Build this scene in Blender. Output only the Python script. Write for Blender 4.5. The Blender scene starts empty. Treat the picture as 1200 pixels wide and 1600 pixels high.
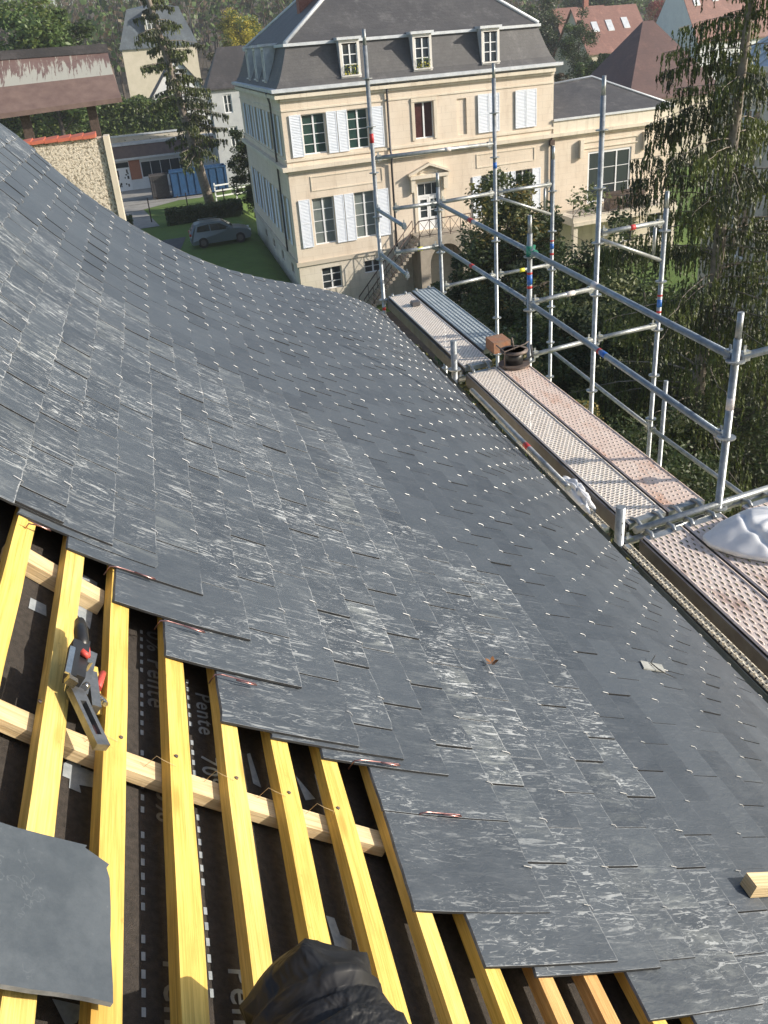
import bpy, math, random
from mathutils import Vector, Matrix, noise
R = random.Random(7)
rad = math.radians
# ---------------------------------------------------------------- camera frame
FOC = 1382.0
def nrm(v): return v.normalized()
_down = nrm(Vector((215, -2600, -FOC))); _up = -_down
_fw = Vector((0, 0, -1)); _Y = nrm(_fw - _up * _fw.dot(_up)); _X = _Y.cross(_up)
def ray(u, v):
    c = Vector((u - 600, -(v - 800), -FOC)).normalized()
    return Vector((_X.dot(c), _Y.dot(c), _up.dot(c)))
CZ = 11.5                                   # camera height above the lawn
def hdir(u, v):
    r = ray(u, v); return Vector((r.x, r.y, 0)).normalized()
D = hdir(215, 95)                           # along the eave, away from the camera
E = hdir(4400, -250)                        # down the roof slope / along the mansion front
UP = Vector((0, 0, 1))
def W(e, d, z): return E * e + D * d + UP * (z + CZ)
_det = E.x * D.y - E.y * D.x
def ob(p):                                  # vector -> (e, d, z)
    return Vector(((p.x * D.y - p.y * D.x) / _det, (E.x * p.y - E.y * p.x) / _det, p.z))
def at_d(u, v, d):
    r = ob(ray(u, v)); t = d / r.y; return Vector((r.x * t, d, r.z * t))
def at_z(u, v, z):
    r = ob(ray(u, v)); t = z / r.z; return Vector((r.x * t, r.y * t, z))

scene = bpy.context.scene
cd = bpy.data.cameras.new("camera"); cam = bpy.data.objects.new("camera", cd)
scene.collection.objects.link(cam); scene.camera = cam
cd.sensor_fit = 'VERTICAL'; cd.sensor_height = 24; cd.lens = 24 * FOC / 1600
cd.clip_start = 0.02; cd.clip_end = 3000
M3 = Matrix((_X, _Y, _up))
cam.matrix_world = Matrix.Translation((0, 0, CZ)) @ M3.to_4x4()
# ---------------------------------------------------------------- sky and sun
SUN_EL = 24.0
sh = (E * 1.0 - D * 0.5).normalized()
sdir = Vector((sh.x * math.cos(rad(SUN_EL)), sh.y * math.cos(rad(SUN_EL)), math.sin(rad(SUN_EL))))
world = bpy.data.worlds.new("World"); scene.world = world; world.use_nodes = True
wn = world.node_tree; wn.nodes.clear()
sky = wn.nodes.new('ShaderNodeTexSky'); sky.sky_type = 'NISHITA'; sky.sun_disc = False
sky.sun_elevation = rad(SUN_EL); sky.sun_rotation = math.atan2(sh.x, sh.y)
sky.air_density = 1.0; sky.dust_density = 1.5
bg = wn.nodes.new('ShaderNodeBackground'); bg.inputs[1].default_value = 0.13
wo = wn.nodes.new('ShaderNodeOutputWorld')
wn.links.new(sky.outputs[0], bg.inputs[0]); wn.links.new(bg.outputs[0], wo.inputs[0])
sl = bpy.data.lights.new("sun", 'SUN'); sl.energy = 4.6; sl.angle = rad(0.5); sl.color = (1, 0.91, 0.78)
so = bpy.data.objects.new("sun", sl); scene.collection.objects.link(so)
so.rotation_euler = sdir.to_track_quat('Z', 'Y').to_euler(); so.location = (0, 0, 60)
scene.view_settings.view_transform = 'Standard'; scene.view_settings.look = 'None'
scene.view_settings.exposure = 0.42; scene.view_settings.gamma = 1.0
# ---------------------------------------------------------------- helpers
COL = scene.collection
def tag(o, label=None, cat=None, group=None, kind=None):
    if label: o['label'] = label
    if cat: o['category'] = cat
    if group: o['group'] = group
    if kind: o['kind'] = kind
    return o
def thing(name, label, cat, loc, group=None):
    o = bpy.data.objects.new(name, None); COL.objects.link(o); o.location = loc
    o.empty_display_size = 0.1
    return tag(o, label, cat, group)
class MB:
    def __init__(s): s.v = []; s.f = []; s.m = []; s.uv = {}; s.col = {}; s.col2 = {}; s.sm = []
    def face(s, pts, m=0, uv=None, col=None, smooth=False, col2=None):
        b = len(s.v); s.v += [tuple(p) for p in pts]; i = len(s.f)
        s.f.append(tuple(range(b, b + len(pts)))); s.m.append(m); s.sm.append(smooth)
        if uv: s.uv[i] = uv
        if col: s.col[i] = col
        if col2: s.col2[i] = col2
    def idx(s, pts, faces, m=0, smooth=False):
        b = len(s.v); s.v += [tuple(p) for p in pts]
        for f in faces: s.f.append(tuple(b + k for k in f)); s.m.append(m); s.sm.append(smooth)
    def hexa(s, p, m=0):                    # p: 4 bottom, 4 top, counter-clockwise
        s.idx(p, [(3, 2, 1, 0), (4, 5, 6, 7), (0, 1, 5, 4), (1, 2, 6, 5), (2, 3, 7, 6), (3, 0, 4, 7)], m)
    def box(s, F, a0, a1, b0, b1, c0, c1, m=0):
        s.hexa([F(a0, b0, c0), F(a1, b0, c0), F(a1, b1, c0), F(a0, b1, c0), F(a0, b0, c1), F(a1, b0, c1), F(a1, b1, c1), F(a0, b1, c1)], m)
    def bar(s, p0, p1, w, h, up=UP, m=0):   # rectangular bar
        p0 = Vector(p0); p1 = Vector(p1); t = (p1 - p0).normalized(); x = t.cross(up)
        x = x.normalized() if x.length > 1e-5 else Vector((1, 0, 0)); y = x.cross(t).normalized()
        x = x * w / 2; y = y * h / 2
        s.hexa([p0 - x - y, p1 - x - y, p1 + x - y, p0 + x - y, p0 - x + y, p1 - x + y, p1 + x + y, p0 + x + y], m)
    def tube(s, pts, r, n=10, m=0, cap=True, smooth=True):
        pts = [Vector(p) for p in pts]; rs = r if isinstance(r, (list, tuple)) else [r] * len(pts)
        b = len(s.v); ref = None
        for i, p in enumerate(pts):
            t = (pts[min(i + 1, len(pts) - 1)] - pts[max(i - 1, 0)]).normalized()
            if ref is None: ref = Vector((0, 0, 1)) if abs(t.z) < .9 else Vector((1, 0, 0))
            x = t.cross(ref).normalized(); y = t.cross(x).normalized(); ref = -y if False else x.cross(t)
            for k in range(n):
                a = 2 * math.pi * k / n
                s.v.append(tuple(p + (x * math.cos(a) + y * math.sin(a)) * rs[i]))
        for i in range(len(pts) - 1):
            for k in range(n):
                k2 = (k + 1) % n
                s.f.append((b + i * n + k, b + (i + 1) * n + k, b + (i + 1) * n + k2, b + i * n + k2)); s.m.append(m); s.sm.append(smooth)
        if cap:
            s.f.append(tuple(b + k for k in range(n))); s.m.append(m); s.sm.append(False)
            s.f.append(tuple(b + (len(pts) - 1) * n + k for k in reversed(range(n)))); s.m.append(m); s.sm.append(False)
    def disc(s, c, r, h, n=16, m=0, ax=UP):
        c = Vector(c); s.tube([c - ax * h / 2, c + ax * h / 2], r, n, m, True, False)
    def build(s, name, mats, parent=None):
        me = bpy.data.meshes.new(name); me.from_pydata(s.v, [], s.f)
        if not isinstance(mats, (list, tuple)): mats = [mats]
        for m in mats: me.materials.append(m)
        me.polygons.foreach_set('material_index', s.m)
        me.polygons.foreach_set('use_smooth', s.sm)
        if s.uv:
            ul = me.uv_layers.new(name='UVMap')
            for i, uv in s.uv.items():
                for li, c in zip(me.polygons[i].loop_indices, uv): ul.data[li].uv = c
        if s.col:
            ca = me.color_attributes.new('var', 'FLOAT_COLOR', 'CORNER')
            for i, c in s.col.items():
                for li in me.polygons[i].loop_indices: ca.data[li].color = (c[0], c[1], c[2], 1)
        if s.col2:
            ca = me.color_attributes.new('edge', 'FLOAT_COLOR', 'CORNER')
            for i, cc in s.col2.items():
                for li, c in zip(me.polygons[i].loop_indices, cc): ca.data[li].color = (c[0], c[1], 0, 1)
        me.update()
        o = bpy.data.objects.new(name, me); COL.objects.link(o)
        if parent is not None:
            o.parent = parent; o.matrix_parent_inverse = Matrix.Identity(4)
            top = parent
            off = Vector((0, 0, 0))
            while top is not None: off += top.location; top = top.parent
            o.location = -off
        return o
# ---------------------------------------------------------------- materials
def mat(name, c1, c2=None, scale=5.0, rough=0.7, metal=0.0, bump=0.0, bscale=None, detail=6, lo=.35, hi=.65, stretch=None, spec=None, coords='Object', trans=0.0):
    m = bpy.data.materials.new(name); m.use_nodes = True; nt = m.node_tree; N = nt.nodes; L = nt.links
    b = N['Principled BSDF']; b.inputs['Roughness'].default_value = rough; b.inputs['Metallic'].default_value = metal
    if spec is not None: b.inputs['Specular IOR Level'].default_value = spec
    b.inputs['Base Color'].default_value = (*c1, 1)
    if trans: b.inputs['Transmission Weight'].default_value = trans
    tc = N.new('ShaderNodeTexCoord'); mp = N.new('ShaderNodeMapping')
    L.new(tc.outputs[coords], mp.inputs[0])
    if stretch: mp.inputs['Scale'].default_value = stretch
    if c2 is not None:
        n = N.new('ShaderNodeTexNoise'); n.inputs['Scale'].default_value = scale; n.inputs['Detail'].default_value = detail
        n.inputs['Roughness'].default_value = .65
        L.new(mp.outputs[0], n.inputs['Vector'])
        r = N.new('ShaderNodeValToRGB'); r.color_ramp.elements[0].position = lo; r.color_ramp.elements[1].position = hi
        r.color_ramp.elements[0].color = (*c1, 1); r.color_ramp.elements[1].color = (*c2, 1)
        L.new(n.outputs['Fac'], r.inputs[0]); L.new(r.outputs[0], b.inputs['Base Color'])
    if bump:
        n2 = N.new('ShaderNodeTexNoise'); n2.inputs['Scale'].default_value = bscale or scale * 3; n2.inputs['Detail'].default_value = 8
        L.new(mp.outputs[0], n2.inputs['Vector'])
        bp = N.new('ShaderNodeBump'); bp.inputs['Strength'].default_value = bump; bp.inputs['Distance'].default_value = .02
        L.new(n2.outputs['Fac'], bp.inputs['Height']); L.new(bp.outputs[0], b.inputs['Normal'])
    return m
class NG:                                   # tiny node-graph helper
    def __init__(s, m): s.N = m.node_tree.nodes; s.L = m.node_tree.links; s.b = s.N['Principled BSDF']
    def _in(s, sock, v):
        if v is None: return
        if hasattr(v, 'links') or isinstance(v, bpy.types.NodeSocket): s.L.new(v, sock)
        else: sock.default_value = v
    def math(s, op, a, b=None, c=None):
        n = s.N.new('ShaderNodeMath'); n.operation = op
        s._in(n.inputs[0], a); s._in(n.inputs[1], b)
        if c is not None: s._in(n.inputs[2], c)
        return n.outputs[0]
    def noise(s, vec, scale, detail=4, rough=.6, dist=0):
        n = s.N.new('ShaderNodeTexNoise'); n.inputs['Scale'].default_value = scale; n.inputs['Detail'].default_value = detail
        n.inputs['Roughness'].default_value = rough; n.inputs['Distortion'].default_value = dist
        s.L.new(vec, n.inputs['Vector']); return n.outputs['Fac']
    def mapping(s, vec, scale=(1, 1, 1), rot=(0, 0, 0), loc=None):
        n = s.N.new('ShaderNodeMapping'); n.inputs['Scale'].default_value = scale; n.inputs['Rotation'].default_value = rot
        s.L.new(vec, n.inputs[0])
        if loc is not None: s._in(n.inputs['Location'], loc)
        return n.outputs[0]
    def smooth(s, x, a, b):
        n = s.N.new('ShaderNodeMapRange'); n.interpolation_type = 'SMOOTHSTEP'
        n.inputs['From Min'].default_value = a; n.inputs['From Max'].default_value = b
        s.L.new(x, n.inputs['Value']); return n.outputs['Result']
    def mix(s, f, a, b):
        n = s.N.new('ShaderNodeMix'); n.data_type = 'RGBA'
        s._in(n.inputs['Factor'], f)
        for sock, v in ((n.inputs[6], a), (n.inputs[7], b)):
            if isinstance(v, tuple): sock.default_value = (*v, 1)
            else: s.L.new(v, sock)
        return n.outputs[2]
    def node(s, t): return s.N.new(t)
def newmat(name):
    m = bpy.data.materials.new(name); m.use_nodes = True; return m, NG(m)

def slate_material():
    m, g = newmat('natural_slate')
    uv = g.node('ShaderNodeUVMap').outputs[0]
    va = g.node('ShaderNodeVertexColor'); va.layer_name = 'var'
    sp = g.node('ShaderNodeSeparateColor'); g.L.new(va.outputs[0], sp.inputs[0])
    rnd, dust, rn2 = sp.outputs
    cb = g.node('ShaderNodeCombineXYZ'); g.L.new(g.math('MULTIPLY', rnd, 37.0), cb.inputs[0]); g.L.new(g.math('MULTIPLY', rn2, 53.0), cb.inputs[1])
    ad = g.node('ShaderNodeVectorMath'); ad.operation = 'ADD'; g.L.new(uv, ad.inputs[0]); g.L.new(cb.outputs[0], ad.inputs[1])
    v = ad.outputs[0]
    base = g.mix(rnd, (.040, .050, .064), (.066, .080, .097))
    cl = g.noise(g.mapping(v, (3, 5, 1)), 2.5, 5)
    base = g.mix(g.math('MULTIPLY', g.smooth(cl, .35, .7), .6), base, (.072, .086, .104))
    # chalky dust film and streaks, stronger where the slaters have walked
    film = g.smooth(g.noise(g.mapping(v, (3, 12, 1), (0, 0, .22)), 2.2, 7, .72, .9), .44, .72)
    film2 = g.smooth(g.noise(g.mapping(uv, (1.3, 1.6, 1), (0, 0, .3)), 1.9, 6, .7, .8), .42, .60)
    filmm = g.math('MULTIPLY', g.math('MULTIPLY', film, dust), g.math('ADD', g.math('MULTIPLY', film2, .90), .10))
    base = g.mix(g.math('MULTIPLY', filmm, .40), base, (.24, .262, .27))
    hot = g.math('MULTIPLY', g.smooth(rn2, .84, .95), dust)
    base = g.mix(g.math('MULTIPLY', g.math('MULTIPLY', hot, film), .45), base, (.36, .385, .36))
    s1 = g.smooth(g.noise(g.mapping(v, (8, 62, 1), (0, 0, .14)), 1.1, 4, .55, 1.5), .60, .635)
    s2 = g.smooth(g.noise(g.mapping(v, (13, 60, 1), (0, 0, .45)), 1.1, 4, .55, 2.6), .62, .655)
    s3 = g.smooth(g.noise(g.mapping(v, (55, 60, 1)), 1.2, 4, .6, 1.5),   .67, .74)
    s4 = g.smooth(g.noise(g.mapping(uv, (7, 30, 1), (0, 0, .35)), 1.0, 7, .72, 1.6), .59, .63)
    s5 = g.smooth(g.math('ABSOLUTE', g.math('SUBTRACT', g.noise(g.mapping(uv, (5, 14, 1), (0, 0, -.3)), 1.0, 3, .5, 3.0), .5)), .007, .002)
    st = g.math('MAXIMUM', g.math('MAXIMUM', g.math('MAXIMUM', s1, s2), s3), g.math('MAXIMUM', s4, g.math('MULTIPLY', s5, .8)))
    gate = g.math('ADD', g.math('MULTIPLY', g.smooth(g.noise(g.mapping(uv, (2, 3, 1)), 1.6, 6, .7), .42, .58), .9), .08)
    st = g.math('MULTIPLY', g.math('MULTIPLY', st, gate), g.math('ADD', g.math('MULTIPLY', dust, .93), .07))
    base = g.mix(g.math('MULTIPLY', st, .80), base, (.52, .55, .56))
    ve = g.node('ShaderNodeVertexColor'); ve.layer_name = 'edge'
    es = g.node('ShaderNodeSeparateColor'); g.L.new(ve.outputs[0], es.inputs[0])
    en = g.noise(g.mapping(uv, (30, 30, 1)), 1.5, 6, .7)
    wv = g.math('MULTIPLY', g.math('SUBTRACT', en, .34), .013)
    eg = g.smooth(g.noise(g.mapping(v, (9, 9, 1)), 1.3, 5, .7), .36, .62)
    lowe = g.math('MULTIPLY', g.math('MULTIPLY', g.math('LESS_THAN', es.outputs[0], wv), eg), g.math('ADD', g.math('MULTIPLY', g.math('MULTIPLY', dust, g.math('ADD', g.math('MULTIPLY', rnd, .7), .35)), .85), .10))
    side = g.math('MULTIPLY', g.math('LESS_THAN', es.outputs[1], g.math('MULTIPLY', wv, .7)), g.math('ADD', g.math('MULTIPLY', dust, .62), .05))
    base = g.mix(g.math('MAXIMUM', lowe, side), base, (.42, .44, .45))
    g.L.new(base, g.b.inputs['Base Color'])
    rg = g.math('ADD', g.math('MULTIPLY', cl, .25), .36); g.L.new(g.math('ADD', rg, g.math('MULTIPLY', st, .2)), g.b.inputs['Roughness'])
    h = g.math('ADD', g.noise(g.mapping(v, (10, 26, 1)), 2.2, 9, .62, .8), g.math('MULTIPLY', g.noise(v, 70, 4), .18))
    bp = g.node('ShaderNodeBump'); bp.inputs['Strength'].default_value = .38; bp.inputs['Distance'].default_value = .005
    g.L.new(h, bp.inputs['Height']); g.L.new(bp.outputs[0], g.b.inputs['Normal'])
    return m
def wood_material(name, c1, c2, c3, sc=1.0):
    m, g = newmat(name)
    uv = g.node('ShaderNodeUVMap').outputs[0]
    tc = g.mapping(uv, (60, 3.2, 1))
    gr = g.math('ADD', g.math('MULTIPLY', g.noise(tc, 1.0, 6, .6, 1.1), .55), g.math('MULTIPLY', g.noise(g.mapping(uv, (330, 7, 1)), 1.0, 4, .6, .4), .45))
    b = g.mix(g.smooth(gr, .38, .62), tuple(x * .86 for x in c1), c2)
    kn = g.node('ShaderNodeTexVoronoi'); kn.feature = 'DISTANCE_TO_EDGE' if False else 'F1'; kn.inputs['Scale'].default_value = 1
    g.L.new(g.mapping(uv, (16, 4.2, 1)), kn.inputs['Vector'])
    kk = g.smooth(kn.outputs['Distance'], .20, .05)
    b = g.mix(g.math('MULTIPLY', kk, .75), b, c3)
    bl = g.smooth(g.noise(g.mapping(uv, (9, 5, 1)), 1, 4), .45, .75)
    b = g.mix(g.math('MULTIPLY', bl, .5), b, c3)
    dt = g.smooth(g.noise(g.mapping(uv, (22, 14, 1)), 1.5, 7, .75), .60, .72)
    b = g.mix(g.math('MULTIPLY', dt, .45), b, (c3[0] * .45, c3[1] * .45, c3[2] * .5))
    gl = g.smooth(g.noise(g.mapping(uv, (190, 2.0, 1)), 1, 3, .5, .5), .62, .70)
    b = g.mix(g.math('MULTIPLY', gl, .35), b, (c3[0] * .6, c3[1] * .55, c3[2] * .5))
    g.L.new(b, g.b.inputs['Base Color']); g.b.inputs['Roughness'].default_value = .62
    bp = g.node('ShaderNodeBump'); bp.inputs['Strength'].default_value = .6; bp.inputs['Distance'].default_value = .004
    g.L.new(gr, bp.inputs['Height']); g.L.new(bp.outputs[0], g.b.inputs['Normal'])
    return m
def plank_material(name, c1, c2, dirt, su, sv, ru, rv, rib=False, rust=None):
    """perforated steel deck: real see-through slots laid out in metres on the plank's own surface"""
    m, g = newmat(name)
    uv = g.node('ShaderNodeUVMap').outputs[0]
    sx = g.node('ShaderNodeSeparateXYZ'); g.L.new(uv, sx.inputs[0]); u, v = sx.outputs[0], sx.outputs[1]
    row = g.math('FLOOR', g.math('DIVIDE', v, sv))
    sh_ = g.math('MULTIPLY', g.math('FRACT', g.math('MULTIPLY', row, .5)), 1.0)
    fu = g.math('SUBTRACT', g.math('FRACT', g.math('ADD', g.math('DIVIDE', u, su), sh_)), .5)
    fv = g.math('SUBTRACT', g.math('FRACT', g.math('DIVIDE', v, sv)), .5)
    du = g.math('MULTIPLY', fu, su / ru); dv = g.math('MULTIPLY', fv, sv / rv)
    dist = g.math('SQRT', g.math('ADD', g.math('MULTIPLY', du, du), g.math('MULTIPLY', dv, dv)))
    edge = g.math('MULTIPLY', g.math('GREATER_THAN', u, .022), g.math('LESS_THAN', u, .298 if not rib else .298))
    hole = g.math('MULTIPLY', g.math('LESS_THAN', dist, 1.0), edge)
    rim = g.math('MULTIPLY', g.smooth(dist, 2.1, 1.0), edge)
    n1 = g.smooth(g.noise(g.mapping(uv, (6, 3, 1)), 2, 6, .7), .35, .7)
    b = g.mix(n1, c1, c2)
    n2 = g.smooth(g.noise(g.mapping(uv, (14, 9, 1)), 3, 7, .75), .5, .72)
    b = g.mix(g.math('MULTIPLY', n2, .7), b, dirt)
    if rust:
        n3 = g.smooth(g.noise(g.mapping(uv, (4, 1.1, 1)), 1.7, 4, .6), .5, .72)
        b = g.mix(g.math('MULTIPLY', n3, .8), b, rust)
    g.L.new(b, g.b.inputs['Base Color'])
    g.b.inputs['Roughness'].default_value = .5; g.b.inputs['Metallic'].default_value = .05
    hh = g.math('ADD', rim, g.math('MULTIPLY', n2, .25))
    if rib: hh = g.math('ADD', hh, g.math('MULTIPLY', g.math('SINE', g.math('MULTIPLY', u, 130.0)), .8))
    bp = g.node('ShaderNodeBump'); bp.inputs['Strength'].default_value = .9; bp.inputs['Distance'].default_value = .006
    g.L.new(hh, bp.inputs['Height']); g.L.new(bp.outputs[0], g.b.inputs['Normal'])
    g.L.new(g.math('SUBTRACT', 1.0, hole), g.b.inputs['Alpha'])
    return m
M = {}
M['slate'] = slate_material()
def loose_mat():
    m, g = newmat('loose_slate_face'); tc = g.node('ShaderNodeTexCoord').outputs['Object']
    b = g.mix(g.smooth(g.noise(tc, 7, 7, .75), .35, .68), (.055, .068, .082), (.090, .106, .122))
    b = g.mix(g.math('MULTIPLY', g.smooth(g.noise(tc, 28, 8, .8, .5), .60, .74), .35), b, (.34, .37, .38))
    cr = g.smooth(g.math('ABSOLUTE', g.math('SUBTRACT', g.noise(tc, 5, 5, .6, .6), .5)), .004, .001)
    cg = g.smooth(g.noise(tc, 8, 2), .50, .58)
    b = g.mix(g.math('MULTIPLY', g.math('MULTIPLY', cr, cg), .12), b, (.34, .37, .38))
    g.L.new(b, g.b.inputs['Base Color']); g.b.inputs['Roughness'].default_value = .5
    bp = g.node('ShaderNodeBump'); bp.inputs['Strength'].default_value = .35; bp.inputs['Distance'].default_value = .004
    g.L.new(g.noise(tc, 30, 8, .6), bp.inputs['Height']); g.L.new(bp.outputs[0], g.b.inputs['Normal'])
    return m
M['slate_loose'] = loose_mat()
M['slate_joint_shade'] = mat('slate_joint_shade_edge', (.012, .013, .015), (.03, .032, .035), 30, .8)  # side edges coloured near black to stand for shade inside the joints
M['slate_edge'] = mat('slate_edge', (.11, .12, .13), (.24, .25, .26), 30, .8)
M['yellow'] = wood_material('yellow_treated_wood', (.66, .445, .095), (.80, .575, .15), (.48, .27, .05))
M['yellow_b'] = wood_material('yellow_treated_wood_pale', (.70, .49, .125), (.82, .61, .20), (.52, .32, .07))
M['orange_wood'] = wood_material('orange_batten_wood', (.55, .31, .10), (.70, .44, .17), (.36, .17, .05))
M['pine'] = wood_material('raw_pine', (.62, .46, .25), (.76, .60, .36), (.42, .25, .11))
M['under'] = mat('underlay_membrane', (.030, .025, .021), (.060, .050, .042), 90, .75, bump=.5, bscale=600)
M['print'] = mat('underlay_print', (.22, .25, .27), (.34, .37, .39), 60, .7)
M['print_shaded'] = mat('underlay_print_shaded', (.13, .13, .13), (.20, .20, .19), 60, .7)  # darker copy of the print, batten shadow put into its colour
M['steel_hook'] = mat('tinned_hook', (.48, .49, .50), None, rough=.5, metal=.7)
M['copper'] = mat('copper_wire', (.50, .30, .28), (.30, .15, .14), 80, .3, .9)
M['galv'] = mat('galvanised_steel', (.24, .26, .265), (.42, .44, .45), 14, .42, .55, bump=.12, bscale=60, detail=8)
M['galv_blue'] = mat('galvanised_rail', (.17, .21, .25), (.30, .35, .40), 9, .42, .5, bump=.15, bscale=70, detail=8)
M['beam_grey'] = mat('mossy_beam', (.11, .115, .09), (.20, .20, .17), 6, .7)
M['galv_dark'] = mat('weathered_deck_side', (.075, .065, .070), (.12, .12, .125), 7, .5, .4, detail=8)
M['deck_cream'] = plank_material('deck_cream', (.80, .71, .62), (.88, .81, .73), (.48, .39, .33), .040, .030, .0105, .0048)
M['deck_pink'] = plank_material('deck_pink', (.74, .58, .49), (.82, .68, .59), (.58, .40, .31), .036, .052, .0055, .0055, rust=(.58, .30, .18))
M['deck_blue'] = plank_material('deck_blue', (.26, .31, .34), (.38, .43, .46), (.17, .20, .22), .040, .034, .0042, .0042, rib=True)
M['deck_gap'] = plank_material('deck_gap', (.56, .50, .38), (.68, .62, .50), (.30, .25, .18), .026, .026, .006, .0045)
M['deck_slot'] = plank_material('deck_slot', (.66, .55, .49), (.78, .68, .62), (.38, .29, .26), .044, .052, .0055, .016, rust=(.30, .17, .13))
M['red'] = mat('red_paint', (.55, .04, .04), (.38, .03, .04), 20, .5)
M['blue'] = mat('blue_sticker', (.03, .14, .50), None, rough=.4)
M['green_clamp'] = mat('green_clamp_paint', (.03, .20, .14), (.05, .30, .2), 30, .5)
M['yellow_tape'] = mat('yellow_tape', (.65, .60, .05), None, rough=.5)
M['white_tape'] = mat('white_tape', (.7, .68, .68), (.55, .5, .5), 40, .5)
M['black'] = mat('black_plastic', (.014, .014, .015), (.03, .03, .032), 20, .38)
M['darkmetal'] = mat('dark_tool_metal', (.16, .165, .17), (.28, .285, .29), 25, .35, .75, bump=.1)
M['chrome'] = mat('shiny_tool_metal', (.55, .55, .54), (.35, .35, .35), 30, .22, .95)
M['rubber_red'] = mat('red_grip', (.62, .09, .07), (.5, .06, .05), 30, .5)
def cloth_material():
    m, g = newmat('black_waterproof_cloth')
    tc = g.node('ShaderNodeTexCoord').outputs['Object']
    n = g.noise(g.mapping(tc, (1, 1, 1)), 9, 4, .5, .8)
    b = g.mix(g.smooth(n, .4, .7), (.008, .008, .009), (.018, .018, .02)); g.L.new(b, g.b.inputs['Base Color'])
    g.b.inputs['Roughness'].default_value = .55
    bp = g.node('ShaderNodeBump'); bp.inputs['Strength'].default_value = .8; bp.inputs['Distance'].default_value = .02
    g.L.new(g.noise(tc, 14, 3, .5, 1.0), bp.inputs['Height']); g.L.new(bp.outputs[0], g.b.inputs['Normal'])
    return m
M['cloth'] = cloth_material()
M['bag'] = mat('white_woven_bag', (.66, .68, .71), (.80, .81, .83), 6, .45, bump=.25, bscale=220)
M['brick'] = mat('fired_brick', (.34, .15, .08), (.26, .17, .12), 14, .85, bump=.3)
M['rust'] = mat('rusted_steel', (.10, .085, .08), (.17, .13, .11), 20, .6, .3)
M['leaf_litter'] = mat('gutter_litter', (.12, .10, .03), (.22, .20, .05), 30, .8)
M['zinc'] = mat('zinc_sheet', (.42, .46, .50), (.55, .59, .63), 3, .4, .35)
M['zinc_pale'] = mat('pale_zinc_trim', (.50, .53, .56), (.64, .67, .70), 2.5, .5, .2)
def stone_mat(name, c1, c2, c3, bw=1.1, bh=.34):
    m, g = newmat(name)
    tc = g.node('ShaderNodeTexCoord').outputs['Object']
    sp = g.node('ShaderNodeSeparateXYZ'); g.L.new(tc, sp.inputs[0])
    n1 = g.smooth(g.noise(tc, .55, 6, .65), .35, .68); n2 = g.smooth(g.noise(g.mapping(tc, (1.4, 1.4, .35)), 1.5, 7, .7), .48, .78)
    b = g.mix(n1, c1, c2); b = g.mix(g.math('MULTIPLY', n2, .75), b, c3)
    row = g.math('FRACT', g.math('DIVIDE', sp.outputs[2], bh))
    jl = g.math('LESS_THAN', row, .035)
    jx = g.math('LESS_THAN', g.math('FRACT', g.math('ADD', g.math('DIVIDE', sp.outputs[0], bw), g.math('MULTIPLY', g.math('FLOOR', g.math('DIVIDE', sp.outputs[2], bh)), .5))), .016)
    jl = g.math('MAXIMUM', jl, jx)
    b = g.mix(g.math('MULTIPLY', jl, .34), b, (c3[0] * .6, c3[1] * .6, c3[2] * .6))
    g.L.new(b, g.b.inputs['Base Color']); g.b.inputs['Roughness'].default_value = .85
    bp = g.node('ShaderNodeBump'); bp.inputs['Strength'].default_value = .3; bp.inputs['Distance'].default_value = .02
    g.L.new(g.noise(tc, 14, 6), bp.inputs['Height']); g.L.new(bp.outputs[0], g.b.inputs['Normal'])
    return m
M['stone'] = stone_mat('pale_limestone', (.70, .595, .475), (.76, .665, .545), (.54, .44, .34))
M['dormer_paint'] = mat('dormer_paint', (.66, .63, .58), (.74, .72, .68), 2, .7)
M['stone_steps'] = mat('weathered_steps', (.30, .26, .21), (.42, .37, .30), 2, .9)
M['stone_trim'] = stone_mat('limestone_trim', (.68, .60, .48), (.76, .69, .57), (.46, .39, .30), bh=50)
M['stone_base'] = stone_mat('limestone_base', (.60, .54, .44), (.70, .64, .54), (.40, .35, .28), bh=.4)
def old_slate(name, c1, c2, c3, ch=.16):
    m, g = newmat(name)
    tc = g.node('ShaderNodeTexCoord').outputs['Object']
    sp = g.node('ShaderNodeSeparateXYZ'); g.L.new(tc, sp.inputs[0])
    b = g.mix(g.smooth(g.noise(tc, .6, 6, .7), .35, .7), c1, c2)
    b = g.mix(g.smooth(g.noise(g.mapping(tc, (3, 3, 9)), 3, 4, .8), .45, .75), b, c3)
    b = g.mix(g.math('MULTIPLY', g.smooth(g.noise(g.mapping(tc, (1, 1, .6)), .9, 7, .8), .52, .66), .55), b, tuple(x * 1.7 for x in c2))
    vo = g.node('ShaderNodeTexVoronoi'); vo.inputs['Scale'].default_value = 1; g.L.new(g.mapping(tc, (4.5, 4.5, 6.2)), vo.inputs['Vector'])
    vs2 = g.node('ShaderNodeSeparateColor'); g.L.new(vo.outputs['Color'], vs2.inputs[0]); b = g.mix(g.math('MULTIPLY', vs2.outputs[0], .35), b, tuple(x * .6 for x in c1))
    jl = g.math('LESS_THAN', g.math('FRACT', g.math('DIVIDE', sp.outputs[2], ch)), .12)
    b = g.mix(g.math('MULTIPLY', jl, .3), b, (c1[0] * .5, c1[1] * .5, c1[2] * .5))
    g.L.new(b, g.b.inputs['Base Color']); g.b.inputs['Roughness'].default_value = .6
    bp = g.node('ShaderNodeBump'); bp.inputs['Strength'].default_value = .4; bp.inputs['Distance'].default_value = .03
    g.L.new(g.noise(g.mapping(tc, (5, 5, 12)), 2, 5), bp.inputs['Height']); g.L.new(bp.outputs[0], g.b.inputs['Normal'])
    return m
M['roof_old'] = old_slate('old_slate_roof', (.066, .065, .068), (.098, .096, .096), (.052, .052, .056))
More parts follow.
